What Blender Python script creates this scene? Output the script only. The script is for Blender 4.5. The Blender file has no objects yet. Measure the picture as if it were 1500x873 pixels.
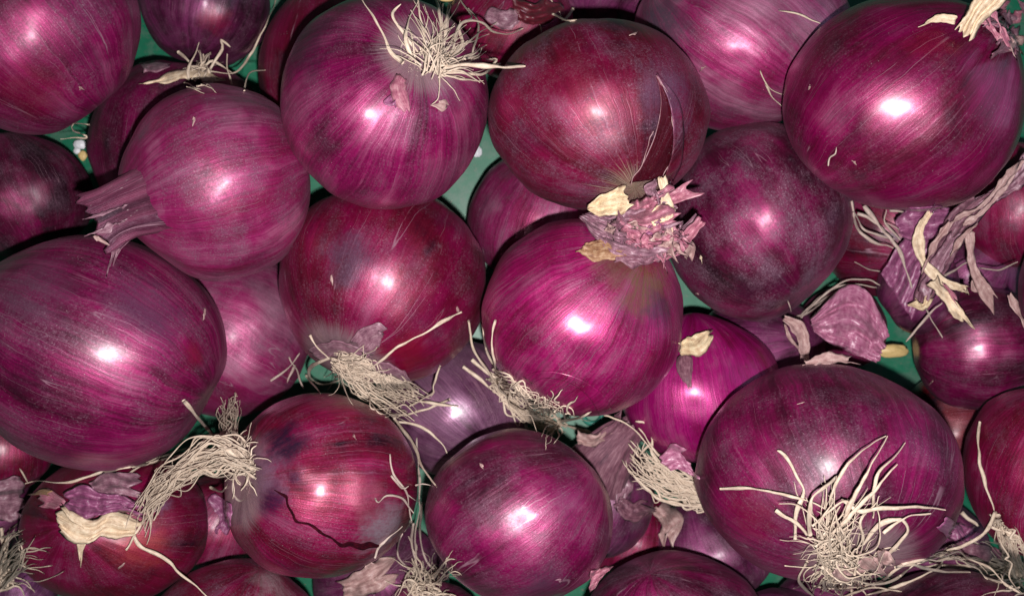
import bpy, math, random
import numpy as np
from mathutils import Vector, Matrix
from mathutils.bvhtree import BVHTree

# ------------------------------------------------------------------ camera, light, exposure
H = 0.47                       # lens height above the tray floor
FP = 750 / math.tan(math.radians(28))   # focal length in photo pixels (1500 wide)
sc = bpy.context.scene
cam = bpy.data.objects.new('camera', bpy.data.cameras.new('camera'))
sc.collection.objects.link(cam)
cam.location = (0, 0, H)
cam.data.sensor_width = 36; cam.data.angle = math.radians(56)
cam.data.clip_start = 0.01; cam.data.clip_end = 20
cam.data.dof.use_dof = True; cam.data.dof.focus_distance = 0.315; cam.data.dof.aperture_fstop = 20
sc.camera = cam
w = bpy.data.worlds.new('World'); sc.world = w; w.use_nodes = True
w.node_tree.nodes['Background'].inputs[0].default_value = (0.75, 0.8, 1.0, 1)
w.node_tree.nodes['Background'].inputs[1].default_value = 0.024

def lamp(name, kind, loc, power, color, size):
    l = bpy.data.lights.new(name, kind); l.energy = power; l.color = color
    if kind == 'AREA': l.shape = 'RECTANGLE'; l.size = size[0]; l.size_y = size[1]
    else: l.shadow_soft_size = size
    o = bpy.data.objects.new(name, l); sc.collection.objects.link(o); o.location = loc
    return o
lamp('phone_flash', 'POINT', (0.007, -0.020, H + 0.004), 9.8, (1.0, 0.97, 0.965), 0.0035)
win = lamp('window_light', 'AREA', (1.25, 0.40, 0.55), 2.3, (0.6, 0.68, 1.0), (1.1, 0.9))
win.rotation_euler = (Vector((0, 0, 0.12)) - win.location).to_track_quat('-Z', 'Y').to_euler()
sc.view_settings.view_transform = 'Standard'; sc.view_settings.look = 'None'
sc.view_settings.exposure = 0; sc.view_settings.gamma = 1
sc.render.engine = 'CYCLES'
sc.cycles.use_denoising = True

rng = np.random.RandomState(7)
rnd = random.Random(7)
COL = sc.collection

# ------------------------------------------------------------------ helpers
def P(px, py, z):
    d = H - z
    return np.array([(px - 750) * d / FP, (436.5 - py) * d / FP, z])

def _hash(ix, iy, iz, s):
    n = (ix * 374761393 + iy * 668265263 + iz * 2147483647 + s * 1274126177) & 0xffffffff
    n = ((n ^ (n >> 13)) * 1274126177) & 0xffffffff
    n = ((n ^ (n >> 16)) * 2246822519) & 0xffffffff
    return ((n >> 8) & 0xffff) / 65535.0
def vnoise(p, s=0):
    p = np.asarray(p, float) + 1000.0
    i = np.floor(p).astype(np.int64); f = p - i; f = f * f * (3 - 2 * f)
    r = 0
    for dx in (0, 1):
        for dy in (0, 1):
            for dz in (0, 1):
                wgt = (f[..., 0] if dx else 1 - f[..., 0]) * (f[..., 1] if dy else 1 - f[..., 1]) * (f[..., 2] if dz else 1 - f[..., 2])
                r = r + wgt * _hash(i[..., 0] + dx, i[..., 1] + dy, i[..., 2] + dz, s)
    return r * 2 - 1
def fbm(p, s=0, o=4):
    p = np.asarray(p, float)
    return sum(vnoise(p * 2 ** k, s + k) * 0.5 ** k for k in range(o))

def mesh_obj(name, V, F, mat, parent=None, oc=None, smooth=True):
    me = bpy.data.meshes.new(name)
    me.from_pydata([tuple(v) for v in V], [], [tuple(int(i) for i in f) for f in F])
    if oc is not None:
        a = me.attributes.new('ocoord', 'FLOAT_VECTOR', 'POINT')
        a.data.foreach_set('vector', np.asarray(oc, np.float32).ravel())
    if smooth: me.polygons.foreach_set('use_smooth', [True] * len(me.polygons))
    if mat: me.materials.append(mat)
    me.update()
    o = bpy.data.objects.new(name, me); COL.objects.link(o)
    if parent:
        o.parent = parent; o.matrix_parent_inverse = Matrix.Translation(parent.location).inverted()
    return o

def grid_faces(nu, nv, wrap=False):
    F = []
    for i in range(nu - 1):
        for j in range(nv if wrap else nv - 1):
            j2 = (j + 1) % nv
            F.append((i * nv + j, i * nv + j2, (i + 1) * nv + j2, (i + 1) * nv + j))
    return F

# ------------------------------------------------------------------ materials
class NT:
    def __init__(s, name):
        s.m = bpy.data.materials.new(name); s.m.use_nodes = True
        s.t = s.m.node_tree; s.n = s.t.nodes; s.b = s.n['Principled BSDF']
    def node(s, typ, **kw):
        n = s.n.new(typ)
        for k, v in kw.items(): setattr(n, k, v)
        return n
    def put(s, sock, v):
        if isinstance(v, bpy.types.NodeSocket): s.t.links.new(v, sock)
        elif v is not None:
            if hasattr(sock.default_value, '__len__') and not hasattr(v, '__len__'): v = (v,) * len(sock.default_value)
            if hasattr(v, '__len__') and len(sock.default_value) == 4 and len(v) == 3: v = (*v, 1)
            sock.default_value = v
    def math(s, op, a, b=None, c=None, clamp=False):
        n = s.node('ShaderNodeMath', operation=op, use_clamp=clamp)
        s.put(n.inputs[0], a); s.put(n.inputs[1], b)
        if c is not None: s.put(n.inputs[2], c)
        return n.outputs[0]
    def vm(s, op, a, b=None, scale=None):
        n = s.node('ShaderNodeVectorMath', operation=op)
        s.put(n.inputs[0], a)
        if b is not None: s.put(n.inputs[1], b)
        if scale is not None: s.put(n.inputs['Scale'], scale)
        return n.outputs['Value'] if op in ('LENGTH', 'DISTANCE', 'DOT_PRODUCT') else n.outputs[0]
    def noise(s, vec, scale, detail=3, rough=0.55, dist=0.0, color=False):
        n = s.node('ShaderNodeTexNoise')
        s.put(n.inputs['Vector'], vec); s.put(n.inputs['Scale'], scale); s.put(n.inputs['Detail'], detail)
        s.put(n.inputs['Roughness'], rough); s.put(n.inputs['Distortion'], dist)
        return n.outputs['Color' if color else 'Fac']
    def step(s, v, a, b, lo=0.0, hi=1.0):
        n = s.node('ShaderNodeMapRange', interpolation_type='SMOOTHSTEP')
        s.put(n.inputs[0], v)
        for i, x in enumerate((a, b, lo, hi)): s.put(n.inputs[i + 1], x)
        return n.outputs[0]
    def mix(s, f, a, b):
        n = s.node('ShaderNodeMix', data_type='RGBA')
        s.put(n.inputs[0], f); s.put(n.inputs[6], a); s.put(n.inputs[7], b)
        return n.outputs[2]
    def ramp(s, f, stops):
        n = s.node('ShaderNodeValToRGB'); e = n.color_ramp.elements
        while len(e) < len(stops): e.new(0.5)
        for q, (p, c) in zip(e, stops): q.position = p; q.color = (*c, 1)
        s.put(n.inputs[0], f); return n.outputs[0]

def skin_material(name, seed, dark=(0.022, 0.003, 0.010), mid=(0.092, 0.005, 0.030), mag=(0.23, 0.014, 0.086),
                  pale=(0.40, 0.13, 0.23), shift=0.0, dust=0.5, gloss=0.5, pale_root=0.0, stain=(), streak=1.0, pole=0.0,
                  violet=0.5, bumpy=1.0):
    M = NT(name); r = random.Random(seed)
    at = M.node('ShaderNodeAttribute', attribute_name='ocoord').outputs['Vector']
    off = (r.uniform(-50, 50), r.uniform(-50, 50), r.uniform(-50, 50))
    oc = M.vm('ADD', at, off)
    wob = M.vm('SCALE', M.vm('SUBTRACT', M.noise(oc, 1.6, 2, color=True), (0.5, 0.5, 0.5)), scale=0.13)
    wob2 = M.vm('SCALE', M.vm('SUBTRACT', M.noise(oc, 9, 3, color=True), (0.5, 0.5, 0.5)), scale=0.02)
    aw = M.vm('ADD', M.vm('ADD', at, wob), wob2)
    flat = M.vm('MULTIPLY', aw, (1, 1, 0))
    nrm = M.vm('NORMALIZE', flat)
    sep = M.node('ShaderNodeSeparateXYZ'); M.put(sep.inputs[0], aw); z = sep.outputs[2]
    sz = M.node('ShaderNodeSeparateXYZ'); M.put(sz.inputs[0], at); z0 = sz.outputs[2]
    def merid(k, kz):
        c = M.node('ShaderNodeCombineXYZ'); M.put(c.inputs[2], M.math('MULTIPLY_ADD', z, kz, off[0]))
        return M.vm('ADD', M.vm('SCALE', nrm, scale=k), c.outputs[0])
    s1 = M.noise(merid(2.6, 0.7), 1, 3, 0.55)
    s2 = M.noise(merid(10, 1.1), 1, 4, 0.6)
    s3 = M.noise(merid(34, 1.6), 1, 4, 0.65)
    bl = M.noise(oc, 1.7, 4, 0.6, 0.4)
    t = M.math('ADD', M.math('MULTIPLY', s1, 0.42), M.math('MULTIPLY', bl, 0.38))
    t = M.math('ADD', t, M.math('MULTIPLY', s2, 0.15 * streak))
    t = M.math('ADD', t, M.math('MULTIPLY', s3, 0.11 * streak))
    t = M.math('ADD', t, 0.5 - 0.40 - 0.13 * streak + shift)
    col = M.ramp(t, [(0.36, dark), (0.45, mid), (0.55, mag), (0.74, pale)])
    # dull violet-brown blotches of the outer skin
    vm_ = M.step(M.math('ADD', M.math('MULTIPLY', M.noise(oc, 2.2, 5, 0.62), 0.75), M.math('MULTIPLY', s2, 0.25)), 0.50, 0.66, 0, violet * 0.75)
    col = M.mix(vm_, col, (0.062, 0.012, 0.036))
    s5 = M.noise(merid(52, 0.45), 1, 2, 0.5)
    col = M.vm('SCALE', col, scale=M.step(s5, 0.32, 0.68, 1.0 - 0.22 * min(1.2, streak), 1.0 + 0.20 * min(1.2, streak)))
    # thin pale fibres and fine veins along the meridians
    fib = M.math('MULTIPLY', M.step(s3, 0.56, 0.72), M.step(M.noise(oc, 3.1, 3), 0.45, 0.65, 0, 0.5 * streak))
    col = M.mix(fib, col, (0.30, 0.14, 0.20))
    vein = M.math('ABSOLUTE', M.math('SUBTRACT', M.noise(merid(7.0, 0.25), 1, 0), 0.5))
    vein = M.math('MULTIPLY', M.step(vein, 0.006, 0.0), M.step(M.noise(oc, 2.2, 3), 0.46, 0.56, 0, 0.75))
    col = M.mix(vein, col, (0.40, 0.23, 0.29))
    # dry dusty bloom in patches, streaked along the fibres
    d1 = M.noise(oc, 2.6, 5, 0.6); d2 = M.noise(oc, 34, 6, 0.8)
    dm = M.math('ADD', M.math('ADD', M.math('MULTIPLY', d1, 0.50), M.math('MULTIPLY', d2, 0.42)), M.math('MULTIPLY', s2, 0.14))
    dm = M.step(dm, 0.47, 0.68, 0, dust)
    col = M.mix(dm, col, (0.145, 0.070, 0.108))
    g1 = M.noise(oc, 62, 3, 0.7); s4 = M.noise(merid(46, 9), 1, 4, 0.7)
    gk = r.uniform(0.1, 0.4)
    gm = M.math('MULTIPLY', M.step(M.math('ADD', M.math('MULTIPLY', g1, 1 - gk), M.math('MULTIPLY', s4, gk)), 0.51, 0.68), M.step(d1, 0.40, 0.60, 0.10, 0.15 + 0.55 * dust))
    col = M.mix(gm, col, (0.34, 0.22, 0.28))
    dk = M.math('MULTIPLY', M.step(s4, 0.47, 0.33), M.step(M.noise(oc, 4, 3), 0.42, 0.6, 0.0, 0.35))
    col = M.mix(dk, col, (0.030, 0.006, 0.018))
    vo = M.node('ShaderNodeTexVoronoi'); M.put(vo.inputs['Vector'], oc); M.put(vo.inputs['Scale'], 26)
    sp = M.math('MULTIPLY', M.step(vo.outputs['Distance'], 0.13, 0.05), M.step(M.noise(oc, 5, 3), 0.50, 0.60, 0, 0.55))
    col = M.mix(sp, col, (0.52, 0.42, 0.42))
    if pale_root:
        pr = M.math('ADD', z0, M.math('MULTIPLY', M.math('SUBTRACT', s3, 0.5), 0.16))
        col = M.mix(M.step(pr, -1.0 + pale_root * 0.75, -1.03 + pale_root * 0.4, 0, 0.8), col, M.mix(s2, (0.22, 0.12, 0.17), (0.46, 0.34, 0.34)))
    if pole:
        pr = M.math('ADD', z0, M.math('MULTIPLY', M.math('SUBTRACT', s3, 0.5), 0.3))
        col = M.mix(M.step(pr, 1.0 - pole, 1.05, 0, 0.85), col, (0.55, 0.47, 0.33))
    for (c, rad, rgb, amt) in stain:
        nn = M.vm('SCALE', M.vm('SUBTRACT', M.noise(oc, 5, 5, 0.65, color=True), (0.5, 0.5, 0.5)), scale=rad * 2.0)
        dd = M.vm('DISTANCE', M.vm('ADD', at, nn), tuple(c))
        col = M.mix(M.math('MULTIPLY', M.step(dd, rad * 1.35, rad * 0.25, 0, amt), M.step(M.math('ADD', M.math('MULTIPLY', s2, 0.5), M.math('MULTIPLY', d2, 0.5)), 0.36, 0.56, 0.55, 1.0)), col, rgb)
    hs = M.node('ShaderNodeHueSaturation'); M.put(hs.inputs['Saturation'], 1.08); M.put(hs.inputs['Value'], 0.90); M.put(hs.inputs['Color'], col)
    M.put(M.b.inputs['Base Color'], hs.outputs[0])
    rg = M.math('ADD', M.step(d2, 0.35, 0.7, -0.05, 0.09), 0.53 - 0.13 * gloss)
    rg = M.math('ADD', rg, M.math('MULTIPLY', dm, 0.25))
    M.put(M.b.inputs['Roughness'], rg)
    M.put(M.b.inputs['Specular IOR Level'], 0.50 + 0.15 * gloss)
    M.put(M.b.inputs['Specular Tint'], (1.0, 0.82, 0.93))
    M.put(M.b.inputs['Coat Weight'], M.math('MULTIPLY', M.math('SUBTRACT', 1.0, dm), 0.16 + 0.60 * gloss))
    M.put(M.b.inputs['Coat Roughness'], M.math('ADD', M.step(s3, 0.3, 0.7, -0.03, 0.05), 0.36 - 0.09 * gloss))
    M.put(M.b.inputs['Metallic'], 0.46)
    M.put(M.b.inputs['Sheen Weight'], 0.02 * dust); M.put(M.b.inputs['Sheen Roughness'], 0.5)
    M.put(M.b.inputs['Sheen Tint'], (0.80, 0.66, 0.76))
    hgt = M.math('ADD', M.math('MULTIPLY_ADD', s5, 0.45, M.math('MULTIPLY', s3, 0.35)), M.math('MULTIPLY', s2, 0.8))
    hgt = M.math('ADD', hgt, M.math('MULTIPLY', M.noise(oc, 60, 4, 0.75), 0.6))
    bp = M.node('ShaderNodeBump'); M.put(bp.inputs['Strength'], 0.5); M.put(bp.inputs['Distance'], 0.00028 * bumpy); M.put(bp.inputs['Height'], hgt)
    M.t.links.new(bp.outputs[0], M.b.inputs['Normal'])
    return M.m

def dry_material(name, c1, c2, c3, rough=0.6, along=True, gloss=0.1, sheen=0.03, transl=0.0):
    """dried fibrous skin or root; ocoord.x across, ocoord.y along (both in units of a few mm)"""
    M = NT(name)
    at = M.node('ShaderNodeAttribute', attribute_name='ocoord').outputs['Vector']
    st = M.vm('MULTIPLY', at, (1.0, 0.10, 1.0))
    a = M.noise(st, 7, 5, 0.65, 0.2); b = M.noise(at, 1.4, 4, 0.6); c = M.noise(st, 26, 3, 0.6)
    t = M.math('ADD', M.math('ADD', M.math('MULTIPLY', a, 0.45), M.math('MULTIPLY', b, 0.40)), M.math('MULTIPLY', c, 0.15))
    M.put(M.b.inputs['Base Color'], M.ramp(t, [(0.36, c1), (0.5, c2), (0.63, c3)]))
    M.put(M.b.inputs['Roughness'], rough); M.put(M.b.inputs['Specular IOR Level'], 0.4)
    M.put(M.b.inputs['Coat Weight'], gloss); M.put(M.b.inputs['Coat Roughness'], 0.28)
    M.put(M.b.inputs['Sheen Weight'], sheen)
    bp = M.node('ShaderNodeBump'); M.put(bp.inputs['Strength'], 0.6); M.put(bp.inputs['Distance'], 0.00022)
    M.put(bp.inputs['Height'], M.math('ADD', a, M.math('MULTIPLY', c, 0.5)))
    M.t.links.new(bp.outputs[0], M.b.inputs['Normal'])
    return M.m

ROOTM = dry_material('dry_root', (0.33, 0.23, 0.17), (0.55, 0.43, 0.33), (0.68, 0.57, 0.46), 0.8)
ROOTD = dry_material('dusty_root', (0.24, 0.16, 0.14), (0.38, 0.29, 0.25), (0.50, 0.40, 0.35), 0.85)
CREAM = dry_material('cream_dry_skin', (0.32, 0.20, 0.13), (0.54, 0.41, 0.28), (0.68, 0.57, 0.43), 0.6)
YELLO = dry_material('yellow_dry_skin', (0.28, 0.14, 0.09), (0.52, 0.39, 0.24), (0.68, 0.58, 0.40), 0.55)
MAUVE = dry_material('mauve_papery_skin', (0.085, 0.028, 0.05), (0.20, 0.09, 0.125), (0.36, 0.22, 0.255), 0.5, gloss=0.15)
PINKS = dry_material('pink_papery_skin', (0.16, 0.035, 0.07), (0.31, 0.10, 0.145), (0.46, 0.24, 0.27), 0.5, gloss=0.15)
VIOLT = dry_material('violet_papery_skin', (0.09, 0.015, 0.055), (0.19, 0.045, 0.115), (0.36, 0.15, 0.25), 0.5, gloss=0.25)
LILAC = dry_material('lilac_crumpled_skin', (0.18, 0.03, 0.09), (0.36, 0.12, 0.21), (0.52, 0.27, 0.36), 0.36, gloss=0.5)
BROWN = dry_material('brown_dry_skin', (0.09, 0.03, 0.02), (0.24, 0.12, 0.06), (0.40, 0.27, 0.17), 0.55, gloss=0.1)
TANSK = dry_material('tan_pink_skin', (0.18, 0.085, 0.085), (0.32, 0.19, 0.18), (0.46, 0.33, 0.30), 0.6)
DUSTY = dry_material('dusty_neck_skin', (0.05, 0.015, 0.03), (0.14, 0.05, 0.075), (0.27, 0.14, 0.17), 0.6)
EDGEM = dry_material('torn_skin_edge', (0.16, 0.06, 0.08), (0.34, 0.19, 0.20), (0.52, 0.37, 0.35), 0.7)
INNER = dry_material('dark_red_under_skin', (0.035, 0.002, 0.006), (0.075, 0.003, 0.010), (0.12, 0.006, 0.020), 0.5, gloss=0.25)

# ------------------------------------------------------------------ tray floor and scraps on it
def plastic(name, c, rough=0.4):
    M = NT(name)
    tc = M.node('ShaderNodeTexCoord').outputs['Object']
    n1 = M.noise(tc, 30, 4, 0.6); n2 = M.noise(tc, 260, 4, 0.6)
    k = M.math('ADD', M.math('MULTIPLY', n1, 0.6), M.math('MULTIPLY', n2, 0.4))
    cc = M.ramp(k, [(0.3, tuple(x * 0.7 for x in c)), (0.55, c), (0.75, tuple(min(1, x * 1.2 + 0.03) for x in c))])
    if name == 'green_plastic':
        cc = M.mix(M.step(M.noise(tc, 420, 5, 0.7), 0.60, 0.70, 0, 0.7), cc, (0.16, 0.12, 0.09))
        cc = M.mix(M.step(M.noise(tc, 55, 5, 0.7), 0.48, 0.62, 0, 0.45), cc, (0.10, 0.15, 0.12))
    M.put(M.b.inputs['Base Color'], cc)
    M.put(M.b.inputs['Roughness'], rough)
    return M.m
GREEN = plastic('green_plastic', (0.006, 0.135, 0.070), 0.42)
def make_tray():
    nx, ny = 121, 81
    X = np.linspace(-0.36, 0.36, nx); Y = np.linspace(-0.26, 0.26, ny)
    gx, gy = np.meshgrid(X, Y, indexing='ij')
    rib = 0 * gx; _ = 0.0012 * (np.abs(((gx / 0.045) % 1) - 0.5) < 0.06) + 0.0012 * (np.abs(((gy / 0.045) % 1) - 0.5) < 0.06)
    V = np.stack([gx, gy, np.minimum(rib, 0.0012)], -1).reshape(-1, 3)
    root = bpy.data.objects.new('tray', None); COL.objects.link(root)
    root['label'] = 'green plastic tray under the heap of red onions'; root['category'] = 'tray'
    o = mesh_obj('tray_base', V, [f[::-1] for f in grid_faces(nx, ny)], GREEN, root, smooth=False)
    for (x0, x1, y0, y1) in ((-0.368, -0.36, -0.268, 0.268), (0.36, 0.368, -0.268, 0.268), (-0.36, 0.36, 0.26, 0.268), (-0.36, 0.36, -0.268, -0.26)):
        c = [(x, y, z) for z in (-0.004, 0.06) for x, y in ((x0, y0), (x1, y0), (x1, y1), (x0, y1))]
        mesh_obj('tray_side', c, [(3, 2, 1, 0), (4, 5, 6, 7), (0, 1, 5, 4), (1, 2, 6, 5), (2, 3, 7, 6), (3, 0, 4, 7)], GREEN, root, smooth=False)
make_tray()

def pebble(name, px, py, z, rx, ry, mat, label, cat, ang=0, seed=0, flat=0.6, group=None):
    nu, nv = 20, 28
    th = np.linspace(0, math.pi, nu)[:, None]; ph = np.linspace(0, 2 * math.pi, nv, endpoint=False)[None]
    U = np.stack([np.sin(th) * np.cos(ph), np.sin(th) * np.sin(ph), np.cos(th) + 0 * ph], -1).reshape(-1, 3)
    U = U * (1 + 0.16 * fbm(U * 1.7, seed)[:, None])
    d = (H - z) / FP; c = P(px, py, z)
    ca, sa = math.cos(ang), math.sin(ang)
    x = U[:, 0] * rx * d; y = U[:, 1] * ry * d
    V = np.stack([x * ca - y * sa, x * sa + y * ca, U[:, 2] * min(rx, ry) * d * flat], 1) + c
    o = mesh_obj(name, V, grid_faces(nu, nv, True), mat, None, oc=U * 2)
    o['label'] = label; o['category'] = cat
    if group: o['group'] = group
WHITE = plastic('chalk_white', (0.74, 0.74, 0.78), 0.45)
YELSC = plastic('pale_yellow', (0.66, 0.47, 0.20), 0.5)
LEAFG = plastic('sprout_green', (0.10, 0.22, 0.02), 0.35)
pebble('hole_spot', 699, 222, 0.006, 7, 9, WHITE, 'white round spot added for white showing through a tray hole in the teal gap near top centre', 'hole_spot', seed=3)  # white lump added where white shows through a hole in the tray
pebble('pebble', 117, 212, 0.006, 9, 7, WHITE, 'larger white pebble on the tray in the small gap at left', 'pebble', seed=4)
pebble('pebble', 113, 221, 0.004, 5, 5, WHITE, 'smaller white pebble touching the larger one in the small left gap', 'pebble', seed=5)
pebble('onion_scrap', 121, 228, 0.004, 6, 7, YELSC, 'small cream scrap below the two white pebbles in the left gap', 'scrap', seed=6)
pebble('onion_scrap', 1307, 514, 0.034, 24, 10, YELSC, 'pale yellow rounded scrap above the green gap at the right', 'scrap', seed=8, flat=0.8)
pebble('sprout_piece', 1264, 398, 0.030, 14, 7, LEAFG, 'bright green sprout piece in the gap beside the dusty root strands', 'sprout', ang=0.5, seed=9)
pebble('onion_scrap', 655, -3, 0.05, 12, 6, YELSC, 'pale scrap at the top edge beside the long loose root', 'scrap', seed=11)
# moulded ring in the tray floor
def ring(px, py, z, r1, r2, mat):
    d = (H - z) / FP; c = P(px, py, z); V = []; n = 40
    for i in range(n):
        a = 2 * math.pi * i / n
        for j in range(8):
            b = 2 * math.pi * j / 8
            rr = (r1 + r2 * math.cos(b)) * d
            V.append(c + np.array([rr * math.cos(a), rr * math.sin(a), r2 * d * math.sin(b)]))
    F = [(i * 8 + j, ((i + 1) % n) * 8 + j, ((i + 1) % n) * 8 + (j + 1) % 8, i * 8 + (j + 1) % 8) for i in range(n) for j in range(8)]
    o = mesh_obj('moulded_ring', V, F, mat, bpy.data.objects['tray'])
ring(868, 606, 0.003, 14, 4, plastic('teal_plastic', (0.03, 0.2, 0.15), 0.2))

# ------------------------------------------------------------------ onions
ON = {}     # key -> dict
def rot_to(axis, spin):
    a = Vector(axis).normalized()
    return np.array((a.to_track_quat('Z', 'Y').to_matrix() @ Matrix.Rotation(spin, 3, 'Z')))

def onion(key, cx, cy, rx, ry, z, axis, label, h=0.93, neckbump=0.10, lump=0.045, res=1.0, spin=None, big=True, **mk):
    seed = len(ON) * 13 + 5
    nu, nv = (88, 150) if big else (56, 90)
    th = np.linspace(0, math.pi, nu)[:, None]; ph = np.linspace(0, 2 * math.pi, nv, endpoint=False)[None]
    r = np.sin(th) ** 0.94 + 0 * ph
    zz = np.cos(th) * h + neckbump * np.exp(-(th / 0.42) ** 2) + 0.07 * np.exp(-((math.pi - th) / 0.30) ** 2) + 0 * ph
    oc = np.stack([np.sin(th) * np.cos(ph), np.sin(th) * np.sin(ph), np.cos(th) + 0 * ph], -1)
    U = np.stack([r * np.cos(ph), r * np.sin(ph), zz], -1)
    lo = fbm(oc * 1.15 + seed * 3.1, seed, 3)
    q = np.stack([np.cos(ph) + 0 * th, np.sin(ph) + 0 * th, th * 0.22 + 0 * ph], -1)
    rib = vnoise(q * 2.6 + seed, seed + 9) * 0.010 + vnoise(q * 8 + seed, seed + 5) * 0.0045 + vnoise(q * 20 + seed, seed + 6) * 0.0016
    fade = np.clip(np.sin(th) * 1.6, 0, 1)
    U = U * (1 + lump * lo + rib * fade)[..., None]
    R = rot_to(axis, rnd.uniform(0, 6.28) if spin is None else spin)
    W0 = U.reshape(-1, 3) @ R.T
    d = (H - z) / FP
    rm = math.sqrt(rx * ry)
    s = np.array([rx * d, ry * d, rm * d]); c = P(cx, cy, z)
    for it in range(5):
        V = W0 * s + c
        k = FP / (H - V[:, 2]); X = 750 + V[:, 0] * k; Y = 436.5 - V[:, 1] * k
        x0, x1, y0, y1 = X.min(), X.max(), Y.min(), Y.max()
        s[0] *= 2 * rx / (x1 - x0); s[1] *= 2 * ry / (y1 - y0)
        s[2] = (s[0] * s[1]) ** 0.5
        c[0] += (cx - (x0 + x1) / 2) * d; c[1] -= (cy - (y0 + y1) / 2) * d
    V = W0 * s + c
    e = bpy.data.objects.new('red_onion', None); COL.objects.link(e)
    e.location = (c[0], c[1], V[:, 2].min()); e.empty_display_size = 0.01
    e['label'] = label; e['category'] = 'onion'; e['group'] = 'red onions heaped in the tray'
    bpy.context.view_layer.update()
    F = grid_faces(nu, nv, True)
    ob = mesh_obj('bulb', V, F, None, e, oc=oc.reshape(-1, 3))
    Vg = V.reshape(nu, nv, 3)[::2, ::2]
    a_, b_ = Vg.shape[:2]
    tri = grid_faces(a_, b_, True)
    bv = BVHTree.FromPolygons([tuple(v) for v in Vg.reshape(-1, 3)], tri)
    ON[key] = dict(e=e, ob=ob, c=c, s=s, R=R, bvh=bv, h=h, seed=seed, r=rm, mk=mk, px=(cx, cy), off=[])
    D = ON[key]
    st = []
    for (px, py, rad, rgb, amt) in mk.pop('stain', ()):
        hit = ray(px, py, key)
        if hit is None: continue
        st.append((unit(D, hit[0]), rad / rm, rgb, amt))
    ob.data.materials.append(skin_material('skin_' + key.lower(), seed, stain=st, **mk))
    return D
def unit(D, p):
    u = ((np.asarray(p) - D['c']) / D['s']) @ D['R']
    return u / max(1e-6, np.linalg.norm(u))
CAMP = Vector((0, 0, H))
def ray(px, py, key=None):
    dr = Vector(P(px, py, 0)) - CAMP; dr.normalize()
    best = None
    for k in ([key] if key else ON):
        D = ON[k]
        if key is None and (abs(px - D['px'][0]) > D['r'] * 1.5 or abs(py - D['px'][1]) > D['r'] * 1.5): continue
        h = D['bvh'].ray_cast(CAMP, dr)
        if h[0] is not None and (best is None or h[3] < best[2]): best = (np.array(h[0]), np.array(h[1]), h[3], k)
    return best
def surfz(px, py, key=None):
    h = ray(px, py, key)
    return h[0][2] if h is not None else 0.002

DUSTY_ = dict(dust=0.75, gloss=0.15); SHINY = dict(dust=0.4, gloss=0.9)
RED = dict(mid=(0.13, 0.004, 0.020), mag=(0.24, 0.009, 0.060))
PURP = dict(mid=(0.085, 0.010, 0.045), mag=(0.20, 0.035, 0.12), violet=0.8)
PINK = dict(mid=(0.20, 0.018, 0.065), mag=(0.29, 0.032, 0.12), pale=(0.52, 0.25, 0.36))
GREYV = (0.11, 0.07, 0.095); BRN = (0.16, 0.075, 0.04)
# deepest layer first
onion('ak2', 930, 795, 78, 74, .026, (.3, .9, .2), 'small dark red onion half hidden right of the smooth round bottom onion', big=False, **RED)
onion('Z', 1405, 625, 85, 80, .025, (.9, .1, .3), 'plain deep red onion in the dark notch between the two bottom right onions', big=False, mid=(0.10, .002, .006), mag=(.13, .003, .010), pale=(.18, .006, .016), shift=-.05, dust=0.2, streak=.5, violet=.2)
onion('al', 1235, 480, 65, 60, .028, (.3, .5, .8), 'low onion wrapped in crumpled lilac skin above the large bottom right onion', big=False, **PINK)
onion('ag', 320, 770, 70, 75, .030, (.5, .8, .2), 'deep red onion in the shadow between the two lower left onions', big=False, **RED)
onion('ah', 558, 850, 100, 88, .030, (.1, .3, .9), 'dusty onion low at the bottom edge under the split onion', big=False, dust=.9, **PURP)
onion('fill', 1365, 800, 88, 76, .038, (.3, .4, .8), 'dark purple onion in the gap right of the onion with the frizzy root tuft', big=False, dust=.6, **PURP)
onion('filltwo', 1425, 400, 76, 70, .036, (.3, .4, .8), 'small dim onion deep between the vivid red and the dark glossy one at right', big=False, dust=.6, **PURP)
onion('fillthree', 1225, 905, 95, 82, .046, (.3, .4, .8), 'dim onion below the frizzy root tuft at the bottom edge', big=False, dust=.6, **PURP)
onion('fillfour', 962, -12, 82, 76, .036, (.3, .4, .8), 'dark onion at the top edge between the crimson and the streaky pink one', big=False, dust=.6, shift=-.03, **PURP)
onion('lpurp', -30, 750, 85, 70, .031, (.9, .1, .3), 'purple onion with loose skin cut by the left edge near the bottom', big=False, **PURP)
onion('ak', 1112, 515, 98, 85, .035, (.5, .2, .6), 'dark wine onion behind the bright magenta one under the dusty onion', big=False, **PURP)
onion('midpurple', 868, -25, 70, 75, .036, (.2, .8, -.2), 'purple onion at the top edge with short white roots', big=False, shift=.02, **PURP)
onion('W', 1300, 338, 102, 98, .037, (.2, -.3, .8), 'small deep red onion under fine root strands below the upper right onion', big=False, **RED)
onion('ai', 885, 725, 74, 92, .040, (.45, .85, .3), 'dusty onion whose stubby neck rises right of the smooth round bottom onion', big=False, dust=.9, **PURP)
onion('M', 792, 318, 108, 104, .040, (.3, .9, .3), 'pinkish lilac onion deep in the centre between three larger ones', big=False, shift=.03, gloss=.7, **PINK)
onion('aj', 1045, 805, 90, 78, .040, (-.4, .9, .2), 'dark dusty onion left of the large bottom right onion with a thick sheaf of roots', big=False, dust=.7, **PURP)
onion('K', 342, 488, 118, 124, .0434, (-.6, .5, .5), 'smooth dusty pink onion deep between the large left onion and the centre left one', big=False, shift=.06, dust=.5, gloss=.3, streak=.5, **PINK)
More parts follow.
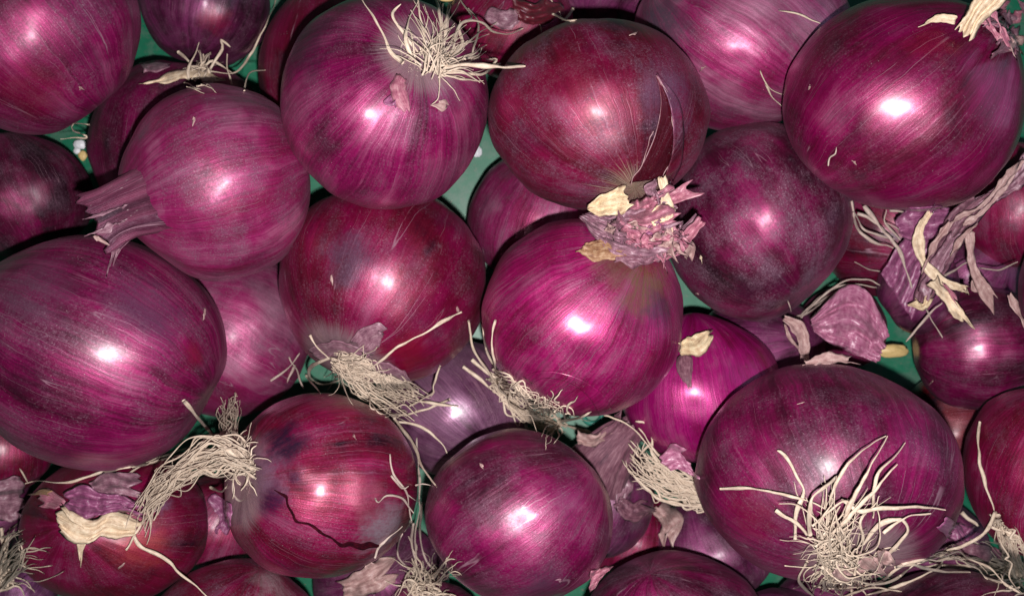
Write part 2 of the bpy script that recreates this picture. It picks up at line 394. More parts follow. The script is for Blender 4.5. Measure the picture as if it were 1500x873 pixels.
onion('bll', 25, 885, 60, 65, .0434, (.2, -.3, .9), 'shiny violet onion in the bottom left corner with a pale root tuft', big=False, gloss=1, pale_root=.3, violet=.9, mid=(.12, .03, .10), mag=(.28, .10, .24))
onion('ring', 268, 228, 142, 140, .0471, (-.1, -.95, -.2), 'dark onion behind the pink necked onion, its cream root scar at the top', shift=-.03, dust=.45, gloss=.2, streak=.5)
onion('lred', 5, 655, 75, 70, .0497, (.2, .9, .3), 'deep red onion showing under the large left onion at the left edge', big=False, **RED)
onion('strip', 510, 100, 132, 135, .0502, (-.2, .9, .3), 'crimson onion showing as a strip left of the onion with the big root tuft', shift=.0, dust=.3, streak=.4, **RED)
onion('Q', 668, 600, 108, 102, .0502, (.5, -.5, .5), 'lilac purple onion with a small glint between the split onion and the centre one', gloss=.9, shift=.02, dust=.7, mid=(.13, .045, .10), mag=(.24, .11, .19))
onion('HH', 35, 285, 105, 92, .0502, (-.3, .9, .2), 'dark wine onion in shadow at the left edge below the upper left corner onion', shift=-.06, dust=.45, gloss=.1, streak=.6)
onion('top2', 298, 0, 98, 98, .0502, (.2, .9, -.1), 'dark purple onion with a red patch and pale glint at the top edge', shift=-.02, gloss=.7, stain=[(315, 35, 22, (.22, .01, .035), .55)], **{k: v for k, v in PURP.items()})
onion('V', 1492, 300, 100, 92, .0502, (-.2, .9, .2), 'vivid red onion at the right edge beside the dry skins', big=False, shift=.02, streak=.7, **RED)
onion('midred', 748, 35, 92, 85, .0511, (.4, .7, .5), 'wrinkled crimson onion at the top between the two large central onions', dust=.3, shift=.0, gloss=.4, lump=.06, **RED)
onion('b2', 1150, 955, 85, 95, .057, (.3, .7, .5), 'purple onion at the bottom edge left of the big frizzy root tuft', big=False, **PURP)
onion('U', 1437, 508, 102, 92, .0576, (.95, .1, .2), 'dark purple glossy onion at the right edge under the dry skin strips', shift=-.02, gloss=.9, violet=.4)
onion('roots1', 630, 935, 85, 85, .0638, (.1, -.55, -.8), 'onion at the bottom edge showing a curly root tuft below the split onion', big=False, pale_root=.3)
onion('am', 1345, 425, 62, 66, .060, (.7, .6, .3), 'papery purple onion under the long cream skin strip', big=False, gloss=.8, **PURP)
onion('S', 1025, 568, 118, 110, .0694, (-.1, .95, .1), 'bright magenta glossy onion with a torn brown flap', shift=.05, dust=.12, gloss=1.0, violet=.1, mid=(.19, .006, .05), mag=(.36, .014, .15), streak=.8)
onion('G', 1113, 325, 139, 146, .080, (-.5, .75, -.3), 'dusty dull purple onion right of centre with fine roots along its lower edge', dust=.95, gloss=.35, shift=-.02, streak=.5, violet=.8, bumpy=.7)
onion('E', 1086, 58, 162, 135, .0808, (-.75, .6, .1), 'streaky pink onion with a grey mottled shoulder left of the upper right onion', shift=.06, gloss=.35, stain=[(965, 25, 62, (.07, .05, .075), .85)], **{k: v for k, v in PINK.items()})
onion('O', 166, 772, 139, 112, .0833, (-.05, .25, .95), 'dark red onion at lower left with cream torn flap and violet shreds on top', dust=.35, gloss=.3, shift=-.02, streak=.4, stain=[(205, 800, 40, (.30, .05, .05), .7), (225, 735, 22, (.22, .14, .24), .6)], **RED)
onion('bl', 335, 955, 140, 138, .0851, (.3, .9, .2), 'streaked red onion with a dusty band cut by the bottom edge at left', dust=.7, stain=[(400, 850, 30, (.32, .22, .24), .7)], **RED)
onion('b3', 1405, 965, 150, 133, .091, (-.9, .3, .3), 'dark onion in the bottom right corner lying under long roots', dust=.6, shift=-.02)
onion('L', 560, 415, 152, 147, .091, (.35, .75, -.52), 'crimson violet onion left of centre with cream roots and torn skin at its base', mid=(.13, .004, .020), mag=(.235, .009, .062), dust=.4, gloss=.75, streak=.5, pale_root=.2, stain=[(510, 385, 40, (.09, .05, .09), .7), (595, 520, 38, (.24, .003, .02), .7)])
onion('b1', 990, 935, 140, 130, .0978, (-.3, .8, .4), 'dark mottled onion at the bottom edge between the round and the large right onion', dust=.65, shift=-.02)
onion('Y', 1530, 695, 122, 128, .1012, (.2, .93, .25), 'streaked red onion cut by the right edge above the tangle of long roots', dust=.35, shift=.0, **RED)
onion('A', 42, 38, 165, 160, .1025, (-.55, .75, .4), 'large pink and crimson onion filling the upper left corner', shift=.03, gloss=.35, stain=[(45, 140, 60, (.17, .005, .025), .6)])
onion('X', 1625, 432, 134, 130, .108, (.5, .5, .2), 'grey purple sliver of an onion at the middle of the right edge', dust=.9)
onion('J', 138, 517, 195, 173, .1168, (-.88, .46, .10), 'largest left onion, oval and magenta with long streaks along its length', h=1.02, shift=.035, gloss=.75, streak=1.25, dust=.5, lump=.02, stain=[(215, 440, 60, (.09, .035, .075), .65), (60, 420, 60, (.10, .05, .08), .6), (285, 520, 22, (.20, .01, .03), .7)])
onion('P', 470, 711, 142, 136, .1182, (.75, -.16, -.62), 'split onion right of the long root bundle with a jagged crack in its red skin', dust=.35, gloss=1.0, pale_root=.2, shift=-.01, streak=1.1,
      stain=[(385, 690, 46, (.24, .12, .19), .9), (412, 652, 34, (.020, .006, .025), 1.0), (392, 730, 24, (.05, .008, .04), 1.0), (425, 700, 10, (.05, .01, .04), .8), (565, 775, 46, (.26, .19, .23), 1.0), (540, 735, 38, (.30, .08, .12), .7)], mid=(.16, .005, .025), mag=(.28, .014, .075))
onion('B', 313, 267, 142, 145, .1201, (-.88, -.30, .36), 'pink onion with a thick dried neck pointing to the lower left', shift=.045, gloss=.45, streak=.9, dust=.65, stain=[(205, 200, 24, GREYV, .8)], **{k: v for k, v in PINK.items()})
onion('N', 853, 465, 148, 145, .125, (.50, .62, .60), 'centre onion with even pink streaks and a brown skin scrap at its neck', shift=.035, gloss=.9, streak=1.2, dust=.35, violet=.25,
      stain=[(945, 412, 44, BRN, 1), (965, 450, 28, (.05, .02, .05), .7), (900, 385, 30, (.16, .07, .06), .8)], mid=(.17, .008, .045), mag=(.31, .022, .115))
onion('D', 878, 168, 163, 141, .125, (.26, -.82, .50), 'dark crimson onion right of top centre with a split skin and shredded neck', mid=(.11, .004, .017), mag=(.205, .008, .050), shift=-.01, gloss=.5, streak=.45, dust=.6, stain=[(980, 150, 50, (.10, .045, .085), .7), (830, 110, 55, (.17, .004, .02), .5)], pole=.05)
onion('R', 760, 756, 138, 129, .125, (.72, .62, .1), 'smooth round onion at bottom centre without visible roots', neckbump=0, shift=.015, gloss=1.0, streak=.7, dust=.5, violet=.5, stain=[(795, 860, 38, (.07, .03, .06), .7)])
onion('T', 1215, 693, 198, 161, .1272, (-.04, .66, -.75), 'largest bottom right onion with a frizzy cream root tuft facing up', h=.9, shift=.025, gloss=.45, streak=.9, pale_root=.16, dust=.5, stain=[(1110, 760, 50, (.21, .008, .03), .5)])
onion('C', 563, 150, 153, 157, .1282, (-.46, -.33, -.82), 'upper onion left of centre with a big white root tuft facing up', shift=.05, gloss=.8, streak=1.0, pale_root=.13, dust=.4, stain=[(450, 60, 70, (.045, .012, .03), .75), (690, 60, 35, (.05, .02, .035), .7)])
onion('F', 1325, 150, 179, 158, .1339, (.62, .66, .42), 'glossy deep magenta onion at upper right with a cream dried neck', mid=(.11, .004, .026), mag=(.235, .010, .078), shift=.0, gloss=1.0, streak=.75, dust=.3, violet=.5, stain=[(1370, 60, 35, (.24, .004, .03), .6)])

# ------------------------------------------------------------------ roots
def catmull(pts, step=4.0):
    pts = np.asarray(pts, float)
    if len(pts) == 2: pts = np.array([pts[0], (pts[0] + pts[1]) / 2, pts[1]])
    Q = np.vstack([2 * pts[0] - pts[1], pts, 2 * pts[-1] - pts[-2]]); out = []
    for i in range(1, len(Q) - 2):
        n = max(2, int(np.linalg.norm(Q[i + 1] - Q[i]) / step))
        for k in range(n):
            t = k / n; a, b, c, d = Q[i - 1], Q[i], Q[i + 1], Q[i + 2]
            out.append(0.5 * ((2 * b) + (-a + c) * t + (2 * a - 5 * b + 4 * c - d) * t * t + (-a + 3 * b - 3 * c + d) * t ** 3))
    out.append(Q[-2]); return np.array(out)

def tube(P3, rad, ns=6, flat=0.75, seed=0):
    P3 = np.asarray(P3); n = len(P3)
    T = np.gradient(P3, axis=0); T /= np.linalg.norm(T, axis=1)[:, None] + 1e-12
    up = np.array([0, 0, 1.0]); A = np.cross(T, up); l = np.linalg.norm(A, axis=1)[:, None]
    A = np.where(l < 1e-3, np.array([[1.0, 0, 0]]), A / (l + 1e-12)); B = np.cross(A, T)
    an = np.linspace(0, 2 * np.pi, ns, endpoint=False)
    V = P3[:, None] + rad[:, None, None] * (np.cos(an)[None, :, None] * A[:, None] + flat * np.sin(an)[None, :, None] * B[:, None])
    F = grid_faces(n, ns, True)
    F.append(tuple(range(ns))); F.append(tuple((n - 1) * ns + j for j in reversed(range(ns))))
    s = np.arange(n) * 0.4 + seed * 7.3
    oc = np.stack([np.cos(an)[None] * 0.5 + seed + 0 * s[:, None], s[:, None] + 0 * an[None], np.sin(an)[None] * 0.5 + 0 * s[:, None]], -1)
    return V.reshape(-1, 3), F, oc.reshape(-1, 3)

def strand_path(pts, lift=0.002, arch=0.0, z0=None, z1=None, wob=1.0, hug=False, free=False):
    s = rnd.random() * 1000
    q = catmull(pts, 4.0); n = len(q)
    t = np.linspace(0, 1, n)
    wv = (fbm(np.stack([t * n * 0.13 + s, 0 * t, 0 * t], 1), 3, 2) * 2.2 + vnoise(np.stack([t * n * 0.3 + s, 0 * t, 0 * t], 1), 4) * 0.5) * wob
    wu = (fbm(np.stack([t * n * 0.13, 0 * t + s, 0 * t], 1), 5, 2) * 2.2 + vnoise(np.stack([t * n * 0.3, 0 * t + s, 0 * t], 1), 4) * 0.5) * wob
    q = q + np.stack([wv, wu], 1)
    sz = np.array([surfz(a, b) for a, b in q])
    a0 = z0 if z0 is not None else sz[0] + lift
    a1 = z1 if z1 is not None else sz[-1] + lift
    z = (a0 * (1 - t) + a1 * t) + arch * np.sin(np.pi * t)
    if free: return np.array([P(a, b, c) for (a, b), c in zip(q, z)])
    zs = np.array([sz[max(0, i - 2):i + 3].max() for i in range(n)])
    z = np.maximum(z if not hug else sz + lift, zs + (0.0006 if not hug else 0.0004))
    if n > 6:
        zz = np.convolve(np.pad(z, 2, mode='edge'), np.ones(5) / 5, 'valid'); z = np.maximum(zz, sz + 0.0003)
    return np.array([P(a, b, c) for (a, b), c in zip(q, z)])

def radii(n, wpx, z, tip=0.55):
    t = np.linspace(0, 1, n); s = rnd.random() * 99
    r = 0.70 * (1 - (1 - tip) * t ** 1.5) * (1 + 0.55 * fbm(np.stack([t * n * 0.16 + s, 0 * t, 0 * t], 1), 2, 2))
    r = np.clip(r, 0.25, 2) * wpx * 0.5 * (H - z) / FP
    r[-1] *= 0.5
    return r

def root(key, pts, wpx=5.5, mat=None, name='root', label=None, **kw):
    tip = kw.pop('tip', 0.55)
    p = strand_path(pts, **kw)
    V, F, oc = tube(p, radii(len(p), wpx, p[:, 2], tip), 7, 0.8, rnd.random() * 50)
    o = mesh_obj(name, V, F, mat or ROOTM, ON[key]['e'], oc=oc)
    if label: o['label'] = label
    return o

def tuft(key, gens, mat=None, name='root_tuft'):
    """gens: list of polylines (px) with width and lift; all joined into one part"""
    VV = []; FF = []; OC = []; k = 0
    for pts, wpx, kw in gens:
        p = strand_path(pts, **kw)
        V, F, oc = tube(p, radii(len(p), wpx, p[:, 2], 0.4), 5, 0.8, rnd.random() * 50)
        VV.append(V); OC.append(oc); FF += [tuple(i + k for i in f) for f in F]; k += len(V)
    o = mesh_obj(name, np.vstack(VV), FF, mat or ROOTM, ON[key]['e'], oc=np.vstack(OC))
    o['kind'] = 'stuff'
    return o

def fan(bx, by, br, ang, spread, length, n, w=4.5, curl=0.25, lift=(0.001, 0.007), bend=0.0, z0=None, z1=None):
    g = []
    for i in range(n):
        a0 = rnd.uniform(0, 6.28); rr = br * math.sqrt(rnd.random())
        x, y = bx + rr * math.cos(a0), by + rr * math.sin(a0)
        a = math.radians(ang + rnd.uniform(-spread, spread)); L = length * rnd.uniform(0.45, 1.1); m = 7
        pts = [(x, y)]; cb = rnd.uniform(-curl, curl) * 0.6 + bend
        for k in range(m):
            a += cb + rnd.uniform(-curl, curl)
            x += math.cos(a) * L / m; y -= math.sin(a) * L / m; pts.append((x, y))
        lf = rnd.uniform(*lift)
        g.append((pts, w * rnd.uniform(0.55, 1.15), dict(lift=lf, arch=rnd.uniform(0, lift[1]) * 0.6, z0=z0 and z0 + rnd.uniform(0, .004), z1=z1 and z1 + rnd.uniform(0, .006))))
    return g
def sheaf(A, B, wa, wb, n, w=4.5, jit=4, mid=None, lift=(0.001, 0.006), z0=None, z1=None, free=False):
    """bundle from polyline A to B: interpolates between two guide polylines"""
    A = np.asarray(A, float); B = np.asarray(B, float); g = []
    for i in range(n):
        t = rnd.random(); t1 = min(1, max(0, t + rnd.uniform(-.55, .55))); l0 = rnd.uniform(0, .25); l1 = rnd.uniform(.75, 1.05)
        tt = np.linspace(t, t1, len(A))[:, None]; C = A * (1 - tt) + B * tt
        q = catmull(C, 6); q = q[int(l0 * wa * len(q)):max(4, int(min(1, l1 if wb else 1) * len(q)))]
        q = q[::max(1, len(q) // 7)]
        q = q + np.array([[rnd.gauss(0, jit), rnd.gauss(0, jit)] for _ in q])
        g.append((q, w * rnd.uniform(0.6, 1.15), dict(lift=rnd.uniform(*lift), arch=rnd.uniform(0, 0.003), free=free, wob=.7, z0=z0 and z0 + rnd.uniform(0, .006), z1=z1 and z1 + rnd.uniform(0, .006))))
    return g
def hairs(key, n=160, r0=0.02, r1=0.20, length=0.16, w=2.3, pole=-1):
    """fine fringe of dry fibres lying on the skin round the root plate"""
    D = ON[key]; VV = []; FF = []; OC = []; k = 0
    for i in range(n):
        ph = rnd.uniform(0, 6.28); a = rnd.uniform(r0, r1); L = length * rnd.uniform(.4, 1.1); pts = []
        for j in range(6):
            th = a + L * j / 5; ph += rnd.uniform(-.03, .03)
            u = np.array([math.sin(th) * math.cos(ph), math.sin(th) * math.sin(ph), pole * math.cos(th) * D['h'] * 1.0])
            o = (u @ D['R'].T) * D['s']
            hit = D['bvh'].find_nearest(Vector(o * 1.02 + D['c']))
            pts.append(np.array(hit[0]) + np.array(hit[1]) * (0.0002 + 0.0012 * (j / 5) * rnd.random()))
        pts = np.array(pts)
        V, F, oc = tube(pts, np.linspace(w, w * .3, 6) * 0.5 * 0.34 / FP, 3, 1, i)
        VV.append(V); OC.append(oc); FF += [tuple(q + k for q in f) for f in F]; k += len(V)
    o = mesh_obj('root_fringe', np.vstack(VV), FF, ROOTM, D['e'], oc=np.vstack(OC)); o['kind'] = 'stuff'

def root_plate(key, rad=0.16, mat=None):
    D = ON[key]; nu, nv = 8, 26; V = []; oc = []
    for i in range(nu):
        for j in range(nv):
            a = i / (nu - 1) * rad; ph = 2 * math.pi * j / nv
            u = np.array([math.sin(a) * math.cos(ph), math.sin(a) * math.sin(ph), -math.cos(a) * D['h']])
            p = Vector((u @ D['R'].T) * D['s'] * 1.02 + D['c']); hit = D['bvh'].find_nearest(p)
            t = i / (nu - 1)
            bump = 0.0022 * (1 - t * t) * (1 + 0.5 * vnoise(np.array([u[0] * 30, u[1] * 30, 0]), 4))
            V.append(np.array(hit[0]) + np.array(hit[1]) * (bump - 0.0003 * t)); oc.append(u * 6)
    mesh_obj('root_plate', V, grid_faces(nu, nv, True), mat or ROOTD, D['e'], oc=oc)

# ------------------------------------------------------------------ sheets of dry skin
def thick(o, t=0.00025):
    m = o.modifiers.new('thickness', 'SOLIDIFY'); m.thickness = t; m.offset = 0
def sheet(key, A, B, mat, lift=0.002, crumple=0.0015, ragged=0.25, curl=0.0, z=None, name='loose_skin', own=None, res=3.2, freq=0.06, label=None, folds=0.0):
    """ruled piece of skin between two edge polylines A and B (photo pixels), laid over what is under it"""
    A = catmull(A, 3); B = catmull(B, 3); s = rnd.random() * 500
    LA = max(np.linalg.norm(np.diff(A, axis=0), axis=1).sum(), np.linalg.norm(np.diff(B, axis=0), axis=1).sum())
    nu = max(8, int(LA / res)); 
    rs = lambda Q: np.array([Q[min(len(Q) - 1, int(round(t * (len(Q) - 1))))] for t in np.linspace(0, 1, nu)])
    A = np.array([[np.interp(t, np.linspace(0, 1, len(A)), A[:, c]) for c in (0, 1)] for t in np.linspace(0, 1, nu)])
    B = np.array([[np.interp(t, np.linspace(0, 1, len(B)), B[:, c]) for c in (0, 1)] for t in np.linspace(0, 1, nu)])
    Wd = np.linalg.norm(A - B, axis=1).max(); nv = max(6, int(Wd / res))
    u = np.linspace(0, 1, nu)[:, None]; v = np.linspace(0, 1, nv)[None]
    Q = A[:, None] * (1 - v[..., None]) + B[:, None] * v[..., None]
    # ragged ends and edges
    D2 = (A[-1] - A[0] + B[-1] - B[0]) / 2; D2 = D2 / (np.linalg.norm(D2) + 1e-6)
    rg = 1.5 * fbm(np.stack([v[0] * nv * 0.42 + s, 0 * v[0], 0 * v[0]], 1), 8, 3) * ragged * 16
    Q = Q + D2[None, None] * (rg[None, :, None] * (u ** 4)[..., None])
    rg0 = fbm(np.stack([v[0] * nv * 0.28 + s, 0 * v[0] + 9, 0 * v[0]], 1), 8, 3) * ragged * 10
    Q = Q + D2[None, None] * (rg0[None, :, None] * ((1 - u) ** 5)[..., None])
    N2 = (B - A); N2 = N2 / (np.linalg.norm(N2, axis=1)[:, None] + 1e-6)
    re = fbm(np.stack([u[:, 0] * nu * 0.16 + s, 0 * u[:, 0] + 3, 0 * u[:, 0]], 1), 12, 3) * ragged * 6
    Q = Q + N2[:, None] * (re[:, None, None] * (v ** 3 - (1 - v) ** 3)[..., None])
    flat = Q.reshape(-1, 2)
    uu = (u + 0 * v).ravel(); vv = (v + 0 * u).ravel()
    pp = np.stack([vv * Wd * freq * 1.7 + s + uu * 0.8, uu * LA * freq * 0.5, 0 * uu], 1)
    cr = np.abs(vnoise(pp, 3)) * 1.5 + np.abs(vnoise(pp * 2.1, 5)) * 0.45 + np.abs(vnoise(pp * 5, 6)) * 0.10
    fo = folds * np.sin(v * 2 * np.pi * 2.5 + vnoise(np.stack([u * 3 + s + 0 * v, v * 2 + 0 * u, 0 * u * v], -1), 4) * 2.0)
    base = np.array([surfz(a, b, own) for a, b in flat])
    if own:
        bad = base < 0.003
        if bad.any() and (~bad).any(): base[bad] = base[~bad].min()
    if z is not None:
        zz = z[0] * (1 - uu) + z[1] * uu
        zt = np.maximum(zz, base + 0.0004)
    else:
        lf = lift if not hasattr(lift, '__len__') else lift[0] * (1 - uu) + lift[1] * uu
        zt = base + lf
    zt = zt + crumple * cr + curl * (np.abs(vv - .5) * 2) ** 2 + (fo * np.ones_like(u)).ravel()
    V = [P(a, b, c) for (a, b), c in zip(flat, zt)]
    oc = np.stack([vv * Wd / 12 + s, uu * LA / 12, 0 * uu], 1)
    if mat == 'SELF' or mat.name == 'under_skin':
        mat = ON[key]['ob'].data.materials[0] if mat == 'SELF' else mat; oc = np.array([unit(ON[key], q) for q in V])
    o = mesh_obj(name, V, grid_faces(nu, nv), mat, ON[key]['e'], oc=oc); thick(o)
    if label: o['label'] = label
    return o
def strip(key, path, wd, mat, **kw):
    """sheet from a centre line and widths"""
    path = np.asarray(path, float); T = np.gradient(path, axis=0); T /= np.linalg.norm(T, axis=1)[:, None]
    N = np.stack([-T[:, 1], T[:, 0]], 1); wd = np.asarray(wd if hasattr(wd, '__len__') else [wd] * len(path), float)
    wd = np.interp(np.linspace(0, 1, len(path)), np.linspace(0, 1, len(wd)), wd)[:, None] / 2
    return sheet(key, path + N * wd, path - N * wd, mat, **kw)

def neck(key, path, rad, mat, ribs=0.12, ragged=0.25, flat=1.0, name='neck', label=None, nv=72, spikes=7):
    """dried stalk: path = [(px,py,z)], rad = widths in px at those points"""
    p = np.array([P(*q) for q in path]); n = 34; t = np.linspace(0, 1, len(p)); tt = np.linspace(0, 1, n)
    p3 = np.stack([np.interp(tt, t, p[:, c]) for c in range(3)], 1)
    for _ in range(4): p3[1:-1] = (p3[:-2] + 2 * p3[1:-1] + p3[2:]) / 4
    rr = np.interp(tt, t, rad)
    for _ in range(3): rr[1:-1] = (rr[:-2] + 2 * rr[1:-1] + rr[2:]) / 4
    rr = rr * (H - p3[:, 2]) / FP
    T = np.gradient(p3, axis=0); T /= np.linalg.norm(T, axis=1)[:, None]
    A = np.cross(T, [0, 0, 1.0]); A /= np.linalg.norm(A, axis=1)[:, None]; B = np.cross(A, T)
    an = np.linspace(0, 2 * np.pi, nv, endpoint=False); s = rnd.random() * 99
    q = np.stack([np.cos(an)[None] * 3 + 0 * tt[:, None], np.sin(an)[None] * 3 + 0 * tt[:, None], tt[:, None] * 1.2 + s + 0 * an[None]], -1)
    rb = 1 + ribs * (fbm(q, 3, 2) + 0.8 * np.abs(vnoise(q * 2.7, 8))) * np.clip(tt * 3, .2, 1)[:, None]
    V = p3[:, None] + (rr[:, None] * rb)[..., None] * (np.cos(an)[None, :, None] * A[:, None] + flat * np.sin(an)[None, :, None] * B[:, None])
    L = np.linalg.norm(p3[-1] - p3[0])
    rg = fbm(np.stack([np.cos(an) * spikes / 3, np.sin(an) * spikes / 3, 0 * an + s], 1), 4, 4) * ragged * L
    V = V + T[-1][None, None] * (rg[None] * (tt ** 5)[:, None])[..., None]
    oc = np.stack([an[None] * 4 + 0 * tt[:, None], tt[:, None] * 5 + 0 * an[None], 0 * tt[:, None] + 0 * an[None] + s], -1)
    if mat.name == 'neck_skin':
        oc = np.stack([np.cos(an)[None] * .3 + 0 * tt[:, None], np.sin(an)[None] * .3 + 0 * tt[:, None], 0.9 + tt[:, None] * 0.35 + 0 * an[None]], -1)
    # inner wall closes the open end
    inner = V[-1] * 0.75 + p3[-3] * 0.25 - T[-1] * L * 0.12
    cen = p3[-1] - T[-1] * L * 0.25
    VV = np.vstack([V.reshape(-1, 3), inner, [cen]])
    OC = np.vstack([oc.reshape(-1, 3), oc[-1], [oc[-1, 0]]])
    F = grid_faces(n + 1, nv, True)
    c0 = n * nv
    F += [(c0 + j, c0 + (j + 1) % nv, c0 + nv) for j in range(nv)]
    o = mesh_obj(name, VV, F, mat, ON[key]['e'], oc=OC)
    if label: o['label'] = label
    return o
# ==DETAILS==
# ---- onion with the big white root tuft (upper left of centre)
hairs('C', 260, 0.08, 0.22, 0.16); root_plate('C', 0.17)
tuft('C', fan(634, 92, 24, 88, 50, 88, 52, 4.0, .2, (.002, .014)) + fan(650, 98, 16, 5, 22, 60, 16, 4, .25, (.002, .008)) + fan(622, 86, 14, 150, 25, 30, 10, 4, .3, (.002, .006)))
for pts, wd, lf, ar in [
    ([(590, 92), (572, 75), (560, 50), (548, 25), (530, -4)], 7, .004, .006),
    ([(606, 88), (596, 62), (598, 35), (612, 2)], 7, .006, .010),
    ([(618, 80), (600, 60), (585, 38), (575, 20), (590, 5)], 6, .006, .004),
    ([(622, 84), (622, 50), (617, 20), (612, -6)], 8, .008, .008),
    ([(638, 78), (645, 40), (640, 8), (633, -12)], 7, .009, .006),
    ([(650, 80), (655, 40), (657, -6)], 8, .010, .004),
    ([(660, 82), (672, 45), (684, 33), (705, 35), (722, 48), (745, 51), (765, 43)], 7, .006, .012),
    ([(645, 100), (680, 96), (715, 98), (745, 98), (772, 96)], 9, .005, .010),
    ([(640, 105), (670, 107), (705, 109), (722, 99), (735, 92)], 7, .004, .006),
    ([(652, 96), (685, 92), (697, 65), (698, 35), (688, 12)], 6, .006, .008),
    ([(684, 88), (700, 82), (706, 70)], 4, .008, .001),
    ([(644, 105), (641, 130), (638, 145), (630, 153)], 5, .004, .002),
    ([(655, 88), (676, 66), (672, 40), (690, 25), (672, -5)], 6, .007, .008),
    ([(720, 98), (728, 88), (716, 86)], 5, .014, 0)]:
    root('C', pts, wd, lift=lf, arch=ar)
strip('C', [(588, 112), (583, 128), (588, 146), (596, 156)], [16, 22, 14], PINKS, lift=(.001, .004), crumple=.0015, name='skin_flap', ragged=.5)
strip('C', [(580, 138), (572, 150), (578, 162)], [10, 14, 6], VIOLT, lift=(.001, .004), crumple=.001, name='skin_flap', ragged=.5)
strip('C', [(640, 152), (650, 155), (662, 157)], [10, 14, 8], TANSK, lift=.0006, crumple=.0008, name='dirt_crust', ragged=.7)

# ---- largest bottom right onion
hairs('T', 220, 0.05, 0.2, 0.13); root_plate('T', 0.18)
tuft('T', fan(1228, 815, 34, 90, 180, 60, 90, 4.0, .5, (.002, .013)) + fan(1222, 795, 30, 80, 50, 95, 30, 3.8, .2, (.003, .014)) + fan(1240, 840, 30, 10, 60, 60, 20, 4, .4, (.002, .006)) + fan(1232, 832, 30, 90, 180, 34, 90, 5.5, .6, (.001, .008)))
for pts, wd, lf, ar in [
    ([(1165, 790), (1167, 756), (1177, 723), (1166, 696), (1150, 666), (1141, 660)], 8, .005, .006),
    ([(1055, 716), (1100, 715), (1160, 728), (1200, 740), (1225, 752)], 5.5, .004, .008),
    ([(1210, 770), (1217, 730), (1230, 703), (1253, 670), (1277, 650), (1298, 638)], 7, .006, .012),
    ([(1235, 765), (1248, 736), (1267, 696), (1287, 663), (1299, 640)], 8, .010, .010),
    ([(1278, 758), (1280, 716), (1283, 693), (1307, 670), (1325, 650)], 7, .006, .010),
    ([(1195, 800), (1240, 760), (1277, 723), (1300, 696), (1315, 678)], 8, .010, .008),
    ([(1187, 783), (1189, 733), (1207, 713), (1227, 696)], 9, .008, .010),
    ([(1233, 733), (1260, 746), (1300, 745), (1347, 741), (1388, 746)], 8, .012, .004),
    ([(1265, 800), (1290, 768), (1318, 759), (1330, 775), (1315, 800), (1297, 816)], 9, .006, .010),
    ([(1296, 780), (1318, 762), (1333, 755), (1362, 752)], 6, .008, .002),
    ([(1138, 748), (1150, 758), (1170, 768), (1185, 790)], 7, .005, .004),
    ([(1182, 822), (1170, 850), (1197, 876)], 7, .003, .004),
    ([(1150, 828), (1182, 832), (1200, 828)], 5, .003, .003),
    ([(1250, 840), (1265, 790), (1262, 760), (1285, 735)], 6, .012, .004),
    ([(1205, 790), (1200, 765), (1222, 735), (1215, 725)], 6, .010, .006),
    ([(1240, 820), (1285, 800), (1286, 735), (1290, 725)], 5, .010, .006),
    ([(1190, 770), (1230, 735), (1250, 740)], 8, .012, .004)]:
    root('T', pts, wd, lift=lf, arch=ar)
for i in range(5):
    x, y = 1235 + 16 * i, 850 - 9 * i + rnd.uniform(-6, 6)
    strip('T', [(x - 12, y - 16), (x, y), (x + 14, y + 8)], [12, 20, 10], TANSK, lift=.006, crumple=.004, name='skin_flap', ragged=.6)

# ---- right edge onion with the tangle of long roots
tuft('Y', sheaf([(1456, 755), (1466, 800), (1480, 836), (1500, 872)], [(1460, 760), (1500, 800), (1512, 840), (1520, 860)], 1, 1, 26, 5, 4, lift=(.002, .008)) +
     sheaf([(1495, 868), (1440, 838), (1400, 818), (1340, 822)], [(1500, 830), (1440, 815), (1390, 800), (1370, 812)], 1, 1, 18, 4.5, 4, lift=(.002, .007)) + fan(1495, 845, 25, 150, 60, 70, 30, 4.5, .4, (.002, .008)))
for pts, wd, lf, ar in [
    ([(1437, 617), (1433, 666), (1444, 712), (1456, 748)], 7, .003, .006),
    ([(1458, 750), (1443, 780), (1400, 803), (1367, 816), (1320, 828), (1287, 852), (1233, 862), (1190, 860)], 7, .006, .006),
    ([(1460, 754), (1467, 796), (1483, 836), (1502, 866)], 9, .008, .003),
    ([(1410, 748), (1433, 771)], 7, .004, .001),
    ([(1360, 823), (1400, 816), (1443, 830), (1493, 870)], 8, .006, .006),
    ([(1270, 872), (1333, 850), (1373, 832), (1380, 812)], 6, .006, .002),
    ([(1240, 846), (1290, 856), (1340, 830), (1400, 804)], 6, .008, .004),
    ([(1345, 830), (1400, 828), (1450, 832), (1505, 842)], 7, .007, .004),
    ([(1452, 770), (1490, 790), (1503, 820)], 6, .006, .004),
    ([(1420, 790), (1450, 808), (1480, 838)], 5, .004, .003),
    ([(1310, 832), (1335, 828), (1372, 836), (1420, 838)], 6, .005, .003),
    ([(1225, 876), (1280, 862), (1320, 868)], 5, .003, .002)]:
    root('Y', pts, wd, lift=lf, arch=ar)
strip('Y', [(1395, 800), (1425, 812), (1470, 815)], [20, 30, 20], DUSTY, lift=.003, crumple=.004, ragged=.5)
strip('Y', [(1405, 770), (1418, 782), (1430, 775)], [14, 20, 10], VIOLT, lift=.003, crumple=.003, ragged=.5)

